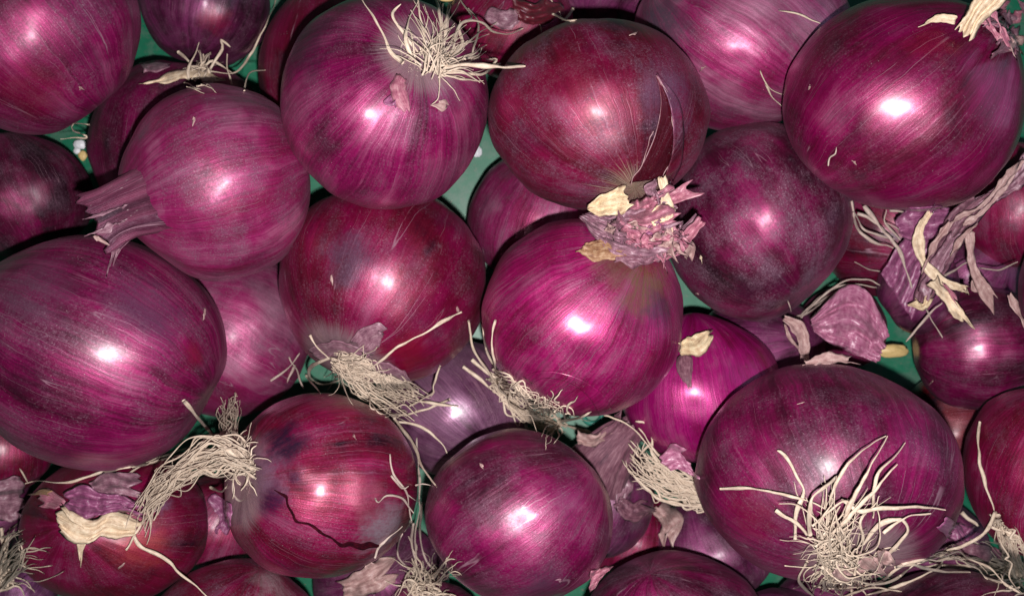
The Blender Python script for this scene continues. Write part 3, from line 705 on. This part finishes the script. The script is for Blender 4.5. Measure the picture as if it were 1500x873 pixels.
# ---- split onion: root bundle swept to the lower left, crack in the skin
hairs('P', 200, 0.06, 0.2, 0.16); root_plate('P', 0.17)
tuft('P', sheaf([(362, 660), (318, 640), (262, 672), (215, 718), (190, 770)], [(370, 690), (320, 690), (268, 705), (232, 738), (205, 792)], 0.4, 1, 62, 4.2, 6, lift=(.002, .014))
     + sheaf([(365, 672), (330, 650), (322, 610), (328, 574)], [(372, 690), (352, 650), (350, 612), (352, 570)], .3, 1, 34, 4.2, 4, lift=(.003, .012)) + fan(352, 678, 20, 170, 100, 45, 40, 4.5, .4, (.002, .009)))
for pts, wd, lf, ar in [
    ([(300, 655), (255, 668), (200, 682), (147, 691), (100, 705), (50, 706), (-8, 721)], 5, .003, .004),
    ([(192, 772), (208, 800), (240, 820), (267, 843), (306, 876)], 7, .004, .002),
    ([(123, 728), (157, 716), (200, 686), (233, 670), (290, 648)], 6, .004, .003),
    ([(270, 586), (287, 610), (312, 640), (330, 660)], 8, .004, .004),
    ([(163, 738), (200, 735), (216, 728)], 6, .004, .003),
    ([(28, 686), (41, 706)], 5, .003, .001),
    ([(208, 735), (222, 763), (213, 798)], 5, .005, .003),
    ([(185, 803), (197, 780), (230, 735)], 6, .004, .003),
    ([(310, 716), (325, 720), (333, 710)], 4, .003, .001),
    ([(350, 668), (310, 648), (288, 662), (262, 690), (240, 728), (226, 760)], 7, .011, .004),
    ([(362, 655), (335, 638), (300, 638), (278, 655)], 6, .010, .003),
    ([(356, 690), (318, 700), (285, 690), (270, 700)], 6, .009, .003),
    ([(345, 676), (300, 690), (262, 716), (244, 726)], 6, .010, .002)]:
    root('P', pts, wd, lift=lf, arch=ar)
CRACK = dry_material('crack_shadowed_layer', (0.008, 0.001, 0.003), (0.018, 0.001, 0.004), (0.06, 0.003, 0.008), 0.9)
CRACK.node_tree.nodes['Principled BSDF'].inputs['Specular IOR Level'].default_value = 0.05; CRACK.node_tree.nodes['Principled BSDF'].inputs['Coat Weight'].default_value = 0; CRACK.node_tree.nodes['Principled BSDF'].inputs['Sheen Weight'].default_value = 0
ck = [(402, 717), (413, 722), (421, 726), (423, 738), (430, 750), (436, 762), (452, 766), (462, 771), (474, 780), (486, 786), (500, 796), (512, 793), (530, 797), (541, 793), (556, 799)]
ckd = [(402, 718), (412, 725), (418, 729), (420, 741), (427, 753), (433, 765), (451, 768), (461, 775), (472, 784), (485, 789), (499, 801), (512, 799), (529, 804), (542, 801), (556, 800)]
sheet('P', ck, ckd, CRACK, lift=.0004, crumple=.0001, ragged=.10, own='P', name='crack', label='dark jagged crack in the red skin', res=1.6)

# ---- roots hanging between the split onion and the smooth one
tuft('roots1', fan(626, 862, 24, 110, 75, 55, 70, 4.4, .55, (.002, .009)))
for pts, wd in [([(572, 663), (577, 693), (597, 726), (604, 762)], 4.5), ([(550, 731), (554, 736), (567, 725), (590, 730), (607, 752)], 4.5), ([(612, 641), (615, 683), (613, 733), (608, 783), (609, 818)], 5),
                ([(620, 736), (615, 783), (627, 823), (652, 842)], 5), ([(603, 763), (587, 790), (584, 816), (602, 834)], 5), ([(611, 710), (620, 708), (631, 711)], 3.5), ([(596, 722), (612, 733), (624, 738)], 5),
                ([(575, 695), (590, 716), (600, 712)], 4), ([(551, 818), (560, 800), (590, 770)], 4), ([(607, 770), (604, 800), (612, 830)], 5)]:
    root('roots1', pts, wd, lift=.003, arch=.003, mat=ROOTD)

# ---- onion left of centre with roots trailing to the lower right
hairs('L', 200, 0.05, 0.2, 0.15); root_plate('L', 0.15)
LR = (sheaf([(500, 520), (548, 532), (592, 560), (632, 585)], [(490, 535), (515, 570), (560, 600), (605, 612)], .4, 1, 58, 3.9, 5, lift=(.002, .012)) + fan(500, 532, 20, -40, 60, 55, 34, 4.0, .35, (.002, .008)))
tuft('L', LR)
for pts, wd, lf, ar in [
    ([(676, 458), (636, 478), (588, 507), (552, 533), (516, 545)], 7, .004, .010), ([(456, 489), (466, 510), (482, 527)], 5, .004, .002),
    ([(487, 524), (457, 536), (455, 553), (469, 564), (496, 557)], 6, .004, .004), ([(451, 552), (470, 575)], 7, .004, .001),
    ([(647, 534), (636, 563), (636, 577), (600, 595)], 6, .006, .002), ([(658, 584), (624, 599), (588, 608), (555, 592)], 7, .007, .002),
    ([(671, 596), (644, 591), (608, 586)], 6, .006, .002), ([(607, 579), (600, 563), (569, 555), (530, 545)], 6, .008, .003),
    ([(579, 615), (617, 625), (646, 649), (653, 667)], 6, .005, .002), ([(578, 614), (607, 656), (622, 690), (639, 714)], 6, .005, .002),
    ([(520, 528), (555, 535), (585, 548), (612, 575)], 6, .010, .003)]:
    root('L', pts, wd, lift=lf, arch=ar)
sheet('L', [(515, 500), (535, 478), (552, 474), (560, 486)], [(538, 520), (548, 516), (556, 508), (558, 500)], MAUVE, lift=(.001, .002), crumple=.001, ragged=.4, name='skin_flap')
sheet('L', [(450, 510), (490, 498), (525, 505), (545, 515)], [(470, 530), (500, 520), (530, 525), (545, 532)], MAUVE, lift=.0012, crumple=.0015, ragged=.6, name='skin_flap')
sheet('L', [(550, 530), (575, 532), (597, 545), (606, 560)], [(548, 545), (570, 552), (590, 562), (600, 572)], MAUVE, lift=.0015, crumple=.0018, ragged=.5, name='skin_flap')

# ---- centre onion
hairs('N', 160, 0.05, 0.25, 0.16); root_plate('N', 0.15)
tuft('N', sheaf([(722, 545), (760, 562), (795, 585), (825, 600)], [(726, 562), (750, 600), (785, 622), (832, 628)], .2, 1, 48, 3.9, 5, lift=(.001, .010)) + fan(812, 612, 22, 150, 100, 36, 34, 3.9, .6, (.001, .008)))
for pts, wd, lf, ar in [
    ([(684, 469), (694, 510), (724, 558), (740, 580)], 5, .004, .003), ([(703, 469), (715, 517), (728, 546)], 4.5, .004, .002), ([(726, 467), (722, 506), (726, 550)], 5, .002, .003),
    ([(694, 526), (717, 547), (735, 563)], 6, .004, .001), ([(679, 536), (706, 558), (722, 574), (755, 599)], 6, .004, .002), ([(818, 620), (852, 612), (868, 604)], 6, .003, .002),
    ([(822, 622), (857, 629), (880, 636), (899, 637), (894, 645)], 6, .004, .002), ([(806, 600), (820, 622), (802, 630), (800, 610)], 5, .004, .002)]:
    root('N', pts, wd, lift=lf, arch=ar)
ov = [(766, 552), (785, 545), (815, 545), (850, 555), (880, 575), (895, 598)]
sheet('N', ov, [(x + (820 - x) * .25, y + 10) for x, y in ov], 'SELF', lift=.0006, crumple=.0001, ragged=.08, own='N', name='skin_overlap', res=2.4)
sheet('N', [(858, 352), (880, 350), (905, 356), (925, 362)], [(843, 372), (870, 382), (890, 378), (925, 380)], BROWN, lift=(.001, .003), crumple=.0015, ragged=.6, name='skin_flap', label='brown curled skin scrap at the neck')
sheet('N', [(900, 362), (930, 358), (960, 368)], [(900, 385), (930, 392), (955, 388)], DUSTY, lift=(.001, .002), crumple=.002, ragged=.6, name='skin_flap')

# ---- dark crimson onion with shredded neck
UNDER = skin_material('under_skin', 77, mid=(.055, .001, .006), mag=(.085, .002, .010), dark=(.02, .001, .003), dust=.15, gloss=.5, violet=.0, streak=.4)
lens = ([(961, 110), (968, 150), (960, 195), (943, 235), (922, 268)], [(961, 110), (980, 148), (986, 190), (984, 230), (974, 260)])
sheet('D', lens[0], lens[1], UNDER, lift=.0004, crumple=.0001, ragged=.02, own='D', name='under_layer', label='dark red under layer showing through the split')
sheet('D', lens[1], [(964, 108), (994, 148), (1002, 190), (998, 235), (985, 262)], 'SELF', lift=(.0006, .0022), crumple=.0006, ragged=.16, own='D', name='split_skin')
root('D', [(961, 112), (980, 148), (986, 190), (984, 232), (974, 260)], 2.0, EDGEM, name='torn_edge', lift=.0012, hug=True, wob=1.6, tip=1)
root('D', [(962, 190), (950, 222), (932, 252), (918, 270)], 1.6, EDGEM, name='torn_edge', lift=.0012, hug=True, wob=2, tip=.6)
ZD = .139
sheet('D', [(862, 300), (885, 285), (910, 272), (925, 270)], [(860, 308), (880, 316), (905, 316), (920, 312)], YELLO, z=(ZD + .006, ZD + .012), crumple=.002, ragged=.35, folds=.0006, name='neck_skin', label='pale yellow inner skin of the neck')
sheet('D', [(858, 308), (890, 314), (925, 308), (955, 292), (978, 264)], [(852, 324), (878, 352), (910, 375), (945, 386), (985, 384)], MAUVE, z=(ZD, ZD + .006), crumple=.006, ragged=.6, folds=.0008, name='neck_skin')
sheet('D', [(920, 300), (950, 290), (975, 275)], [(915, 350), (950, 362), (985, 350)], PINKS, z=(ZD + .004, ZD + .011), crumple=.006, ragged=.7, folds=.0008, name='neck_skin')
strip('D', [(970, 262), (975, 285), (976, 310), (986, 336)], [8, 10, 26, 16], CREAM, z=(ZD + .008, ZD + .012), crumple=.003, ragged=.5, name='neck_skin')
strip('D', [(966, 300), (960, 318), (968, 330)], [14, 22, 14], YELLO, z=(ZD + .012, ZD + .012), crumple=.002, ragged=.6, name='neck_skin')
strip('D', [(978, 294), (998, 284), (1018, 276)], [16, 24, 20], PINKS, z=(ZD + .006, ZD + .010), crumple=.002, ragged=.4, curl=.002, name='neck_skin')
strip('D', [(955, 380), (985, 368), (1005, 348), (1030, 320)], [12, 22, 20, 14], PINKS, z=(ZD + .002, ZD + .009), crumple=.002, ragged=.4, curl=.002, name='neck_skin')
strip('D', [(990, 355), (1000, 335), (1008, 325)], [12, 14, 6], MAUVE, z=(ZD, ZD + .004), crumple=.002, ragged=.6, name='neck_skin')
strip('D', [(1004, 355), (1010, 365), (1008, 378)], [14, 12, 6], TANSK, z=(ZD - .004, ZD - .008), crumple=.002, ragged=.5, name='neck_skin')
strip('D', [(975, 335), (985, 350), (972, 368)], [20, 20, 8], TANSK, z=(ZD + .010, ZD + .008), crumple=.004, ragged=.6, name='neck_skin')
strip('D', [(905, 328), (925, 335), (935, 350)], [14, 18, 10], PINKS, z=(ZD + .008, ZD + .009), crumple=.004, ragged=.6, name='neck_skin')
strip('D', [(955, 350), (975, 358), (988, 356)], [18, 20, 10], TANSK, z=(ZD + .010, ZD + .009), crumple=.004, ragged=.6, name='neck_skin')
strip('D', [(960, 262), (952, 278), (962, 290)], [12, 18, 10], MAUVE, z=(ZD + .008, ZD + .011), crumple=.003, ragged=.6, name='neck_skin')
for i in range(16):
    x, y = rnd.uniform(880, 990), 0; y = 330 + (x - 880) * .22 + rnd.uniform(-26, 22)
    a = rnd.uniform(-1, 1.2); L = rnd.uniform(8, 16)
    strip('D', [(x, y), (x + L * math.cos(a), y + L * math.sin(a)), (x + 1.8 * L * math.cos(a + .4), y + 1.8 * L * math.sin(a + .4))], [rnd.uniform(8, 12), rnd.uniform(10, 18), 5],
          rnd.choice([MAUVE, PINKS, TANSK, DUSTY, VIOLT, MAUVE]), z=(ZD + .009, ZD + .010 + rnd.uniform(0, .004)), crumple=.004, ragged=.8, name='skin_shred', freq=.12, res=2.5)

# ---- pink onion: thick dried neck
zB = ON['B']['c'][2]
NECKM = skin_material('neck_skin', 91, dark=(.020, .006, .014), mid=(.085, .018, .040), mag=(.22, .06, .11), pale=(.36, .18, .24), dust=1, gloss=.1, violet=.6, bumpy=2.2)
neck('B', [(300, 272, zB + .0255), (275, 278, zB + .0262), (250, 284, zB + .0256), (225, 291, zB + .0248), (190, 303, zB + .0248), (162, 316, zB + .025), (143, 326, zB + .025)], [66, 60, 56, 50, 43, 41, 46], NECKM, ribs=.085, ragged=.06, flat=.42, spikes=9)
sheet('B', [(150, 338), (158, 354), (160, 375), (158, 390)], [(205, 338), (195, 350), (182, 362), (172, 374)], MAUVE, z=(zB + .024, zB + .018), crumple=.0016, ragged=.6, folds=.0006, name='neck_skin')
strip('B', [(138, 344), (143, 350), (150, 354)], [6, 9, 5], TANSK, z=(zB + .028, zB + .027), crumple=.001, ragged=.5, name='neck_skin')
for i in (1, 3):
    y = 292 + i * 11; x1 = 134 + abs(i - 3) * 3 + rnd.uniform(-5, 5)
    strip('B', [(182, y), (170, y + 3), (155, y + 8 + i), (x1, y + 12 + i * 1.6)], [3, 8, 9, 5], rnd.choice([DUSTY, MAUVE, PINKS]), z=(zB + .030, zB + .031), crumple=.0010, ragged=.8, name='neck_fibre', res=2.2)

# ---- glossy upper right onion: cream neck
zF = ON['F']['c'][2]
strip('F', [(1462, -22), (1444, 4), (1428, 26), (1412, 52)], [52, 40, 30, 34], CREAM, z=(zF + .042, zF + .036), crumple=.0012, ragged=.35, folds=.0012, name='neck_skin', label='broad cream dried neck skin')
strip('F', [(1400, 30), (1380, 27), (1365, 30), (1352, 37)], [14, 12, 10, 5], CREAM, z=(zF + .034, zF + .034), crumple=.001, ragged=.4, name='neck_skin')
for pts in ([(1445, 20), (1455, 45), (1470, 62)], [(1452, 14), (1466, 40), (1475, 60)], [(1440, 28), (1448, 42), (1456, 50)]):
    strip('F', pts, [5, 6, 7], PINKS, z=(zF + .036, zF + .034), crumple=.001, ragged=.5, name='neck_skin', res=2)
for i in range(12):
    x, y = rnd.uniform(1465, 1505), rnd.uniform(0, 60); a = rnd.uniform(.6, 2.6)
    strip('F', [(x, y), (x + 14 * math.cos(a), y + 14 * math.sin(a)), (x + 26 * math.cos(a + .3), y + 26 * math.sin(a + .3))], [9, 14, 5], rnd.choice([MAUVE, PINKS, DUSTY, TANSK]), lift=.004, crumple=.004, ragged=.7, name='skin_shred', res=2.5)
root('F', [(1212, 240), (1214, 230), (1225, 225), (1228, 216)], 3, ROOTD, name='stray_fibre', lift=.0008, hug=True)

# ---- dark red lower left onion: cream flap and violet shreds
sheet('O', [(206, 764), (180, 752), (158, 748), (140, 758), (118, 752), (96, 742)], [(196, 785), (170, 788), (150, 786), (128, 798), (105, 796), (80, 780)], CREAM, lift=(.003, .007), crumple=.002, ragged=.5, folds=.0007, name='neck_skin', label='cream torn flap')
strip('O', [(122, 785), (118, 802), (118, 822)], [18, 12, 7], CREAM, lift=(.005, .005), crumple=.001, ragged=.5, name='neck_skin')
strip('O', [(125, 765), (105, 758), (94, 744)], [18, 14, 7], CREAM, lift=(.007, .009), crumple=.001, ragged=.5, name='neck_skin')
sheet('O', [(95, 722), (120, 712), (150, 720), (185, 725), (205, 735)], [(100, 745), (120, 758), (145, 756), (175, 750), (200, 760)], VIOLT, lift=(.004, .006), crumple=.004, ragged=.6, folds=.001, name='neck_skin')
sheet('O', [(130, 705), (160, 692), (195, 695)], [(140, 722), (165, 722), (205, 728)], MAUVE, lift=.003, crumple=.004, ragged=.5, name='neck_skin')
strip('O', [(88, 738), (70, 730), (56, 728)], [16, 26, 20], PINKS, lift=.004, crumple=.002, ragged=.5, name='skin_flap')
strip('O', [(75, 722), (62, 720), (52, 724)], [8, 12, 8], BROWN, lift=.006, crumple=.002, ragged=.6, name='skin_flap')
# ---- corner onion bottom left
tuft('bll', fan(2, 850, 18, 90, 80, 80, 80, 5, .4, (.002, .012)))
for pts in ([(3, 775), (10, 820), (22, 860)], [(0, 790), (28, 775)], [(10, 850), (30, 835), (38, 805)], [(0, 830), (20, 800), (33, 790)]):
    root('bll', pts, 6, lift=.012, arch=.002)
sheet('lpurp', [(-5, 705), (20, 700), (35, 700)], [(-5, 762), (15, 762), (32, 755)], MAUVE, lift=.003, crumple=.004, ragged=.4)

# ---- dark onion behind the pink necked one
tuft('ring', fan(292, 108, 14, 90, 70, 26, 26, 4.2, .3, (.002, .005)) + fan(285, 112, 20, 0, 20, 34, 12, 4, .2, (.001, .004)))
for pts, wd in [([(277, 118), (280, 93), (293, 62)], 6), ([(295, 117), (298, 80)], 7), ([(310, 100), (327, 73), (322, 60), (335, 72)], 5.5), ([(340, 125), (333, 97), (333, 80)], 6),
                ([(260, 78), (279, 95)], 5), ([(300, 105), (343, 107), (367, 80), (383, 47), (400, 13), (404, -4)], 5), ([(358, 132), (367, 107), (388, 103)], 5), ([(300, 98), (312, 92), (340, 108)], 5)]:
    root('ring', pts, wd, lift=.004, arch=.002)
strip('ring', [(208, 123), (235, 118), (262, 110), (290, 108), (325, 118)], [4, 10, 14, 14, 8], CREAM, lift=.002, crumple=.002, ragged=.6, folds=.0005, name='root_scar')
strip('ring', [(205, 100), (225, 98), (240, 97)], [14, 18, 8], MAUVE, lift=.002, crumple=.003, ragged=.5)
root('A', [(132, 183), (108, 183), (107, 193), (127, 201), (85, 203)], 3.5, lift=.001, arch=.001, z0=.075, z1=.070)
# ---- top middle
for pts in ([(806, -4), (819, 16), (823, 32)], [(840, 14), (829, 27), (821, 31)], [(812, 22), (832, 30), (846, 28)]):
    root('midpurple', pts, 5, lift=.005)
sheet('midred', [(750, -5), (785, 5), (815, -5)], [(755, 30), (785, 38), (815, 30)], INNER, lift=.003, crumple=.005, ragged=.5)
root('midred', [(788, 28), (793, 38), (794, 46)], 2.5, lift=.003)
# ---- pink streaky onion strands
for pts in ([(1139, 17), (1170, 21), (1200, 34)], [(1115, 105), (1125, 125), (1146, 137)], [(1123, 124), (1131, 143), (1143, 156)]):
    root('E', pts, 3.5, lift=.004)
# ---- dusty onion right of centre
for pts in ([(1173, 466), (1210, 428), (1236, 413), (1271, 410), (1292, 418)], [(1176, 460), (1215, 424), (1250, 416), (1285, 420)], [(1251, 381), (1271, 395), (1297, 399)], [(1155, 440), (1157, 458)],
            [(1165, 468), (1195, 452), (1222, 426)], [(1160, 474), (1200, 440), (1230, 425)], [(1170, 470), (1182, 452), (1205, 440), (1215, 430)]):
    root('G', pts, 4, ROOTD, lift=.001, arch=.002)
strip('G', [(1147, 464), (1163, 474), (1176, 492), (1180, 530)], [10, 16, 16, 12], TANSK, z=(.085, .083), crumple=.001, ragged=.4, curl=.002)
strip('G', [(1150, 475), (1157, 495), (1172, 512)], [5, 6, 6], TANSK, z=(.084, .080), crumple=.001, ragged=.4)
strip('T', [(1180, 532), (1215, 524), (1250, 528)], [8, 16, 8], TANSK, z=(.128, .128), crumple=.001, ragged=.5)
# ---- crumpled lilac skin
sheet('al', [(1188, 466), (1236, 420), (1266, 423), (1288, 455), (1302, 485)], [(1190, 486), (1215, 502), (1250, 518), (1272, 526), (1286, 532)], LILAC, z=(.062, .058), crumple=.006, ragged=.2, folds=.0003, freq=.034, label='crumpled lilac outer skin')
# ---- papery cluster under the upper right onion
sheet('am', [(1290, 400), (1310, 370), (1340, 335), (1365, 305)], [(1335, 470), (1352, 440), (1372, 400), (1400, 340)], VIOLT, z=(.078, .085), crumple=.004, ragged=.3, folds=.001, freq=.03, res=4)
sheet('am', [(1336, 446), (1352, 395), (1370, 350), (1398, 305), (1425, 285)], [(1364, 446), (1380, 410), (1405, 365), (1438, 318), (1470, 285)], DUSTY, z=(.084, .108), crumple=.003, ragged=.3, folds=.0016, freq=.05)
sheet('am', [(1345, 430), (1365, 380), (1392, 335)], [(1358, 440), (1378, 398), (1410, 350)], MAUVE, z=(.092, .102), crumple=.002, ragged=.4, folds=.001, freq=.06)
sheet('am', [(1398, 305), (1440, 288), (1478, 255), (1505, 222)], [(1415, 318), (1450, 300), (1488, 280), (1510, 260)], MAUVE, z=(.100, .112), crumple=.003, ragged=.4, folds=.0012)
sheet('am', [(1310, 318), (1345, 303), (1390, 303)], [(1320, 350), (1350, 352), (1378, 350)], VIOLT, z=(.088, .092), crumple=.004, ragged=.3, folds=.001, freq=.03)
for pts in ([(1376, 345), (1405, 318), (1440, 300), (1490, 240)], [(1350, 400), (1368, 360), (1385, 335)], [(1412, 330), (1450, 300), (1502, 232)], [(1392, 375), (1412, 345), (1430, 330)]):
    strip('am', pts, [5, 8, 6], TANSK, z=(.106, .118), crumple=.001, ragged=.4, name='skin_fibre', res=2.5)
strip('am', [(1362, 308), (1346, 338), (1350, 378), (1370, 403), (1390, 415), (1416, 422)], [9, 13, 15, 18, 14, 10], CREAM, z=(.100, .106), crumple=.001, ragged=.4, folds=.0006, name='neck_skin')
strip('am', [(1366, 412), (1385, 435), (1401, 456), (1416, 472)], [18, 20, 17, 14], CREAM, z=(.106, .108), crumple=.003, ragged=.6, folds=.0007, name='neck_skin')
strip('am', [(1386, 420), (1396, 432), (1400, 440)], [8, 8, 6], PINKS, z=(.110, .110), crumple=.002, ragged=.5, name='neck_skin')
strip('am', [(1420, 340), (1424, 388), (1438, 418), (1456, 441)], [12, 12, 14, 14], TANSK, z=(.105, .100), crumple=.001, ragged=.5, folds=.0005, name='neck_skin')
strip('am', [(1426, 410), (1428, 425), (1440, 430)], [6, 8, 5], TANSK, z=(.100, .098), crumple=.001, ragged=.5, name='neck_skin')
strip('am', [(1338, 442), (1352, 450), (1362, 436)], [10, 22, 14], YELLO, z=(.092, .092), crumple=.003, ragged=.7, name='neck_skin')
for pts in ([(1354, 452), (1368, 475), (1380, 495)], [(1380, 444), (1354, 469), (1329, 499)], [(1434, 393), (1464, 393), (1491, 385)], [(1372, 410), (1400, 395), (1420, 385)]):
    root('am', pts, 5.5, ROOTD, lift=.004, z0=.096, z1=.088)
for pts, wd in [([(1249, 296), (1255, 329), (1277, 351), (1310, 366)], 6), ([(1265, 300), (1291, 334), (1310, 356), (1318, 370), (1337, 422)], 7), ([(1256, 313), (1280, 322), (1300, 342)], 5), ([(1298, 307), (1296, 326), (1318, 353)], 5),
                ([(1299, 325), (1314, 336), (1316, 340)], 4), ([(1304, 308), (1337, 311), (1365, 312)], 4.5), ([(1250, 310), (1270, 340), (1308, 352)], 5)]:
    root('W', pts, wd, ROOTD, lift=.004, arch=.002, z0=.088, z1=.086)
strip('X', [(1479, 432), (1491, 456), (1502, 476)], [7, 9, 8], TANSK, z=(.112, .112), crumple=.001, ragged=.5, name='root_shred')
# ---- magenta onion flaps
strip('S', [(996, 512), (1008, 508), (1022, 506), (1036, 490)], [18, 26, 28, 16], YELLO, lift=(.003, .008), crumple=.002, ragged=.5, folds=.0008, name='skin_flap', label='torn brownish yellow flap')
strip('S', [(1003, 520), (1003, 540), (1007, 566)], [16, 18, 8], DUSTY, lift=(.002, .003), crumple=.001, ragged=.6, name='skin_flap')
sheet('S', [(966, 668), (985, 652), (1005, 660)], [(980, 690), (1000, 688), (1015, 700)], LILAC, z=(.088, .090), crumple=.004, ragged=.5, name='skin_flap')
# ---- dusty onion with stubby neck and the sheaf of roots
zi = .040
neck('ai', [(868, 700, zi + .020), (885, 672, zi + .026), (902, 650, zi + .030), (918, 630, zi + .034), (926, 618, zi + .036)], [52, 42, 32, 22, 24], DUSTY, ribs=.14, ragged=.12, flat=.7)
strip('ai', [(845, 640), (870, 645), (895, 630)], [26, 22, 12], TANSK, z=(.07, .072), crumple=.004, ragged=.5)
tuft('aj', sheaf([(1050, 712), (1010, 704), (950, 668), (925, 640)], [(1050, 745), (1010, 742), (940, 712), (912, 676)], 0, 1, 50, 5, 4, z0=.076, z1=.080, free=True))
for pts in ([(1050, 722), (1024, 716), (979, 690), (933, 634), (896, 611), (884, 608)], [(975, 690), (957, 665), (957, 647), (947, 620), (930, 616)], [(957, 645), (936, 668)], [(1050, 722), (1026, 738), (964, 731), (911, 677)], [(1050, 722), (1020, 705), (960, 660), (935, 628)]):
    root('aj', pts, 6, ROOTM, free=True, z0=.082, z1=.088)
strip('aj', [(965, 740), (985, 765), (975, 790)], [26, 34, 20], TANSK, lift=.003, crumple=.004, ragged=.5)
for pts in ([(425, 522), (436, 545), (444, 570)], [(400, 560), (425, 540), (438, 520)], [(430, 535), (420, 560)]):
    root('K', pts, 5, ROOTD, lift=.003, z0=.06, z1=.05)
sheet('b1', [(868, 835), (890, 828), (905, 825)], [(860, 870), (872, 860), (880, 845)], PINKS, z=(.128, .132), crumple=.003, ragged=.5)
sheet('ah', [(495, 850), (530, 835), (565, 815)], [(505, 880), (540, 870), (580, 850)], TANSK, lift=.003, crumple=.004, ragged=.5)

# ---- papery scraps lying in the gaps and small flakes stuck to the skins
strip('ak2', [(905, 735), (925, 750), (950, 742)], [22, 34, 18], DUSTY, lift=.003, crumple=.003, ragged=.5, folds=.0008)
strip('ai', [(900, 690), (915, 715), (905, 740)], [16, 24, 12], MAUVE, lift=.002, crumple=.003, ragged=.5)
strip('fill', [(1380, 765), (1400, 780), (1412, 800)], [16, 24, 12], VIOLT, lift=.003, crumple=.003, ragged=.5)
strip('ag', [(310, 730), (330, 750), (325, 785)], [16, 26, 16], VIOLT, lift=.003, crumple=.004, ragged=.5)
strip('midred', [(715, 20), (740, 30), (765, 22)], [22, 30, 16], MAUVE, lift=.003, crumple=.003, ragged=.4)
for key, px, py, L, m in [('B', 284, 176, 9, TANSK), ('J', 300, 458, 12, TANSK), ('L', 486, 408, 8, TANSK), ('L', 671, 455, 8, TANSK), ('D', 868, 145, 4, TANSK),
                          ('F', 1186, 128, 6, TANSK), ('F', 1252, 238, 5, TANSK), ('R', 706, 682, 6, TANSK), ('O', 179, 828, 8, TANSK), ('G', 1027, 379, 4, CREAM), ('G', 1020, 430, 4, TANSK),
                          ('T', 1175, 590, 5, TANSK), ('A', 118, 130, 6, TANSK), 
                          ('E', 1030, 100, 5, TANSK), ('P', 520, 640, 4, TANSK), ('b1', 905, 826, 6, TANSK), ('U', 1365, 560, 6, TANSK), ('R', 820, 850, 7, MAUVE), ('D', 930, 50, 6, TANSK)]:
    a = rnd.uniform(0, 3.1)
    strip(key, [(px - L / 2 * math.cos(a), py - L / 2 * math.sin(a)), (px, py), (px + L / 2 * math.cos(a + .3), py + L / 2 * math.sin(a + .3))], [L * .3, L * .5, L * .2], m, lift=.0004, crumple=.0005, ragged=.25, name='skin_flake', res=1.6, own=key)
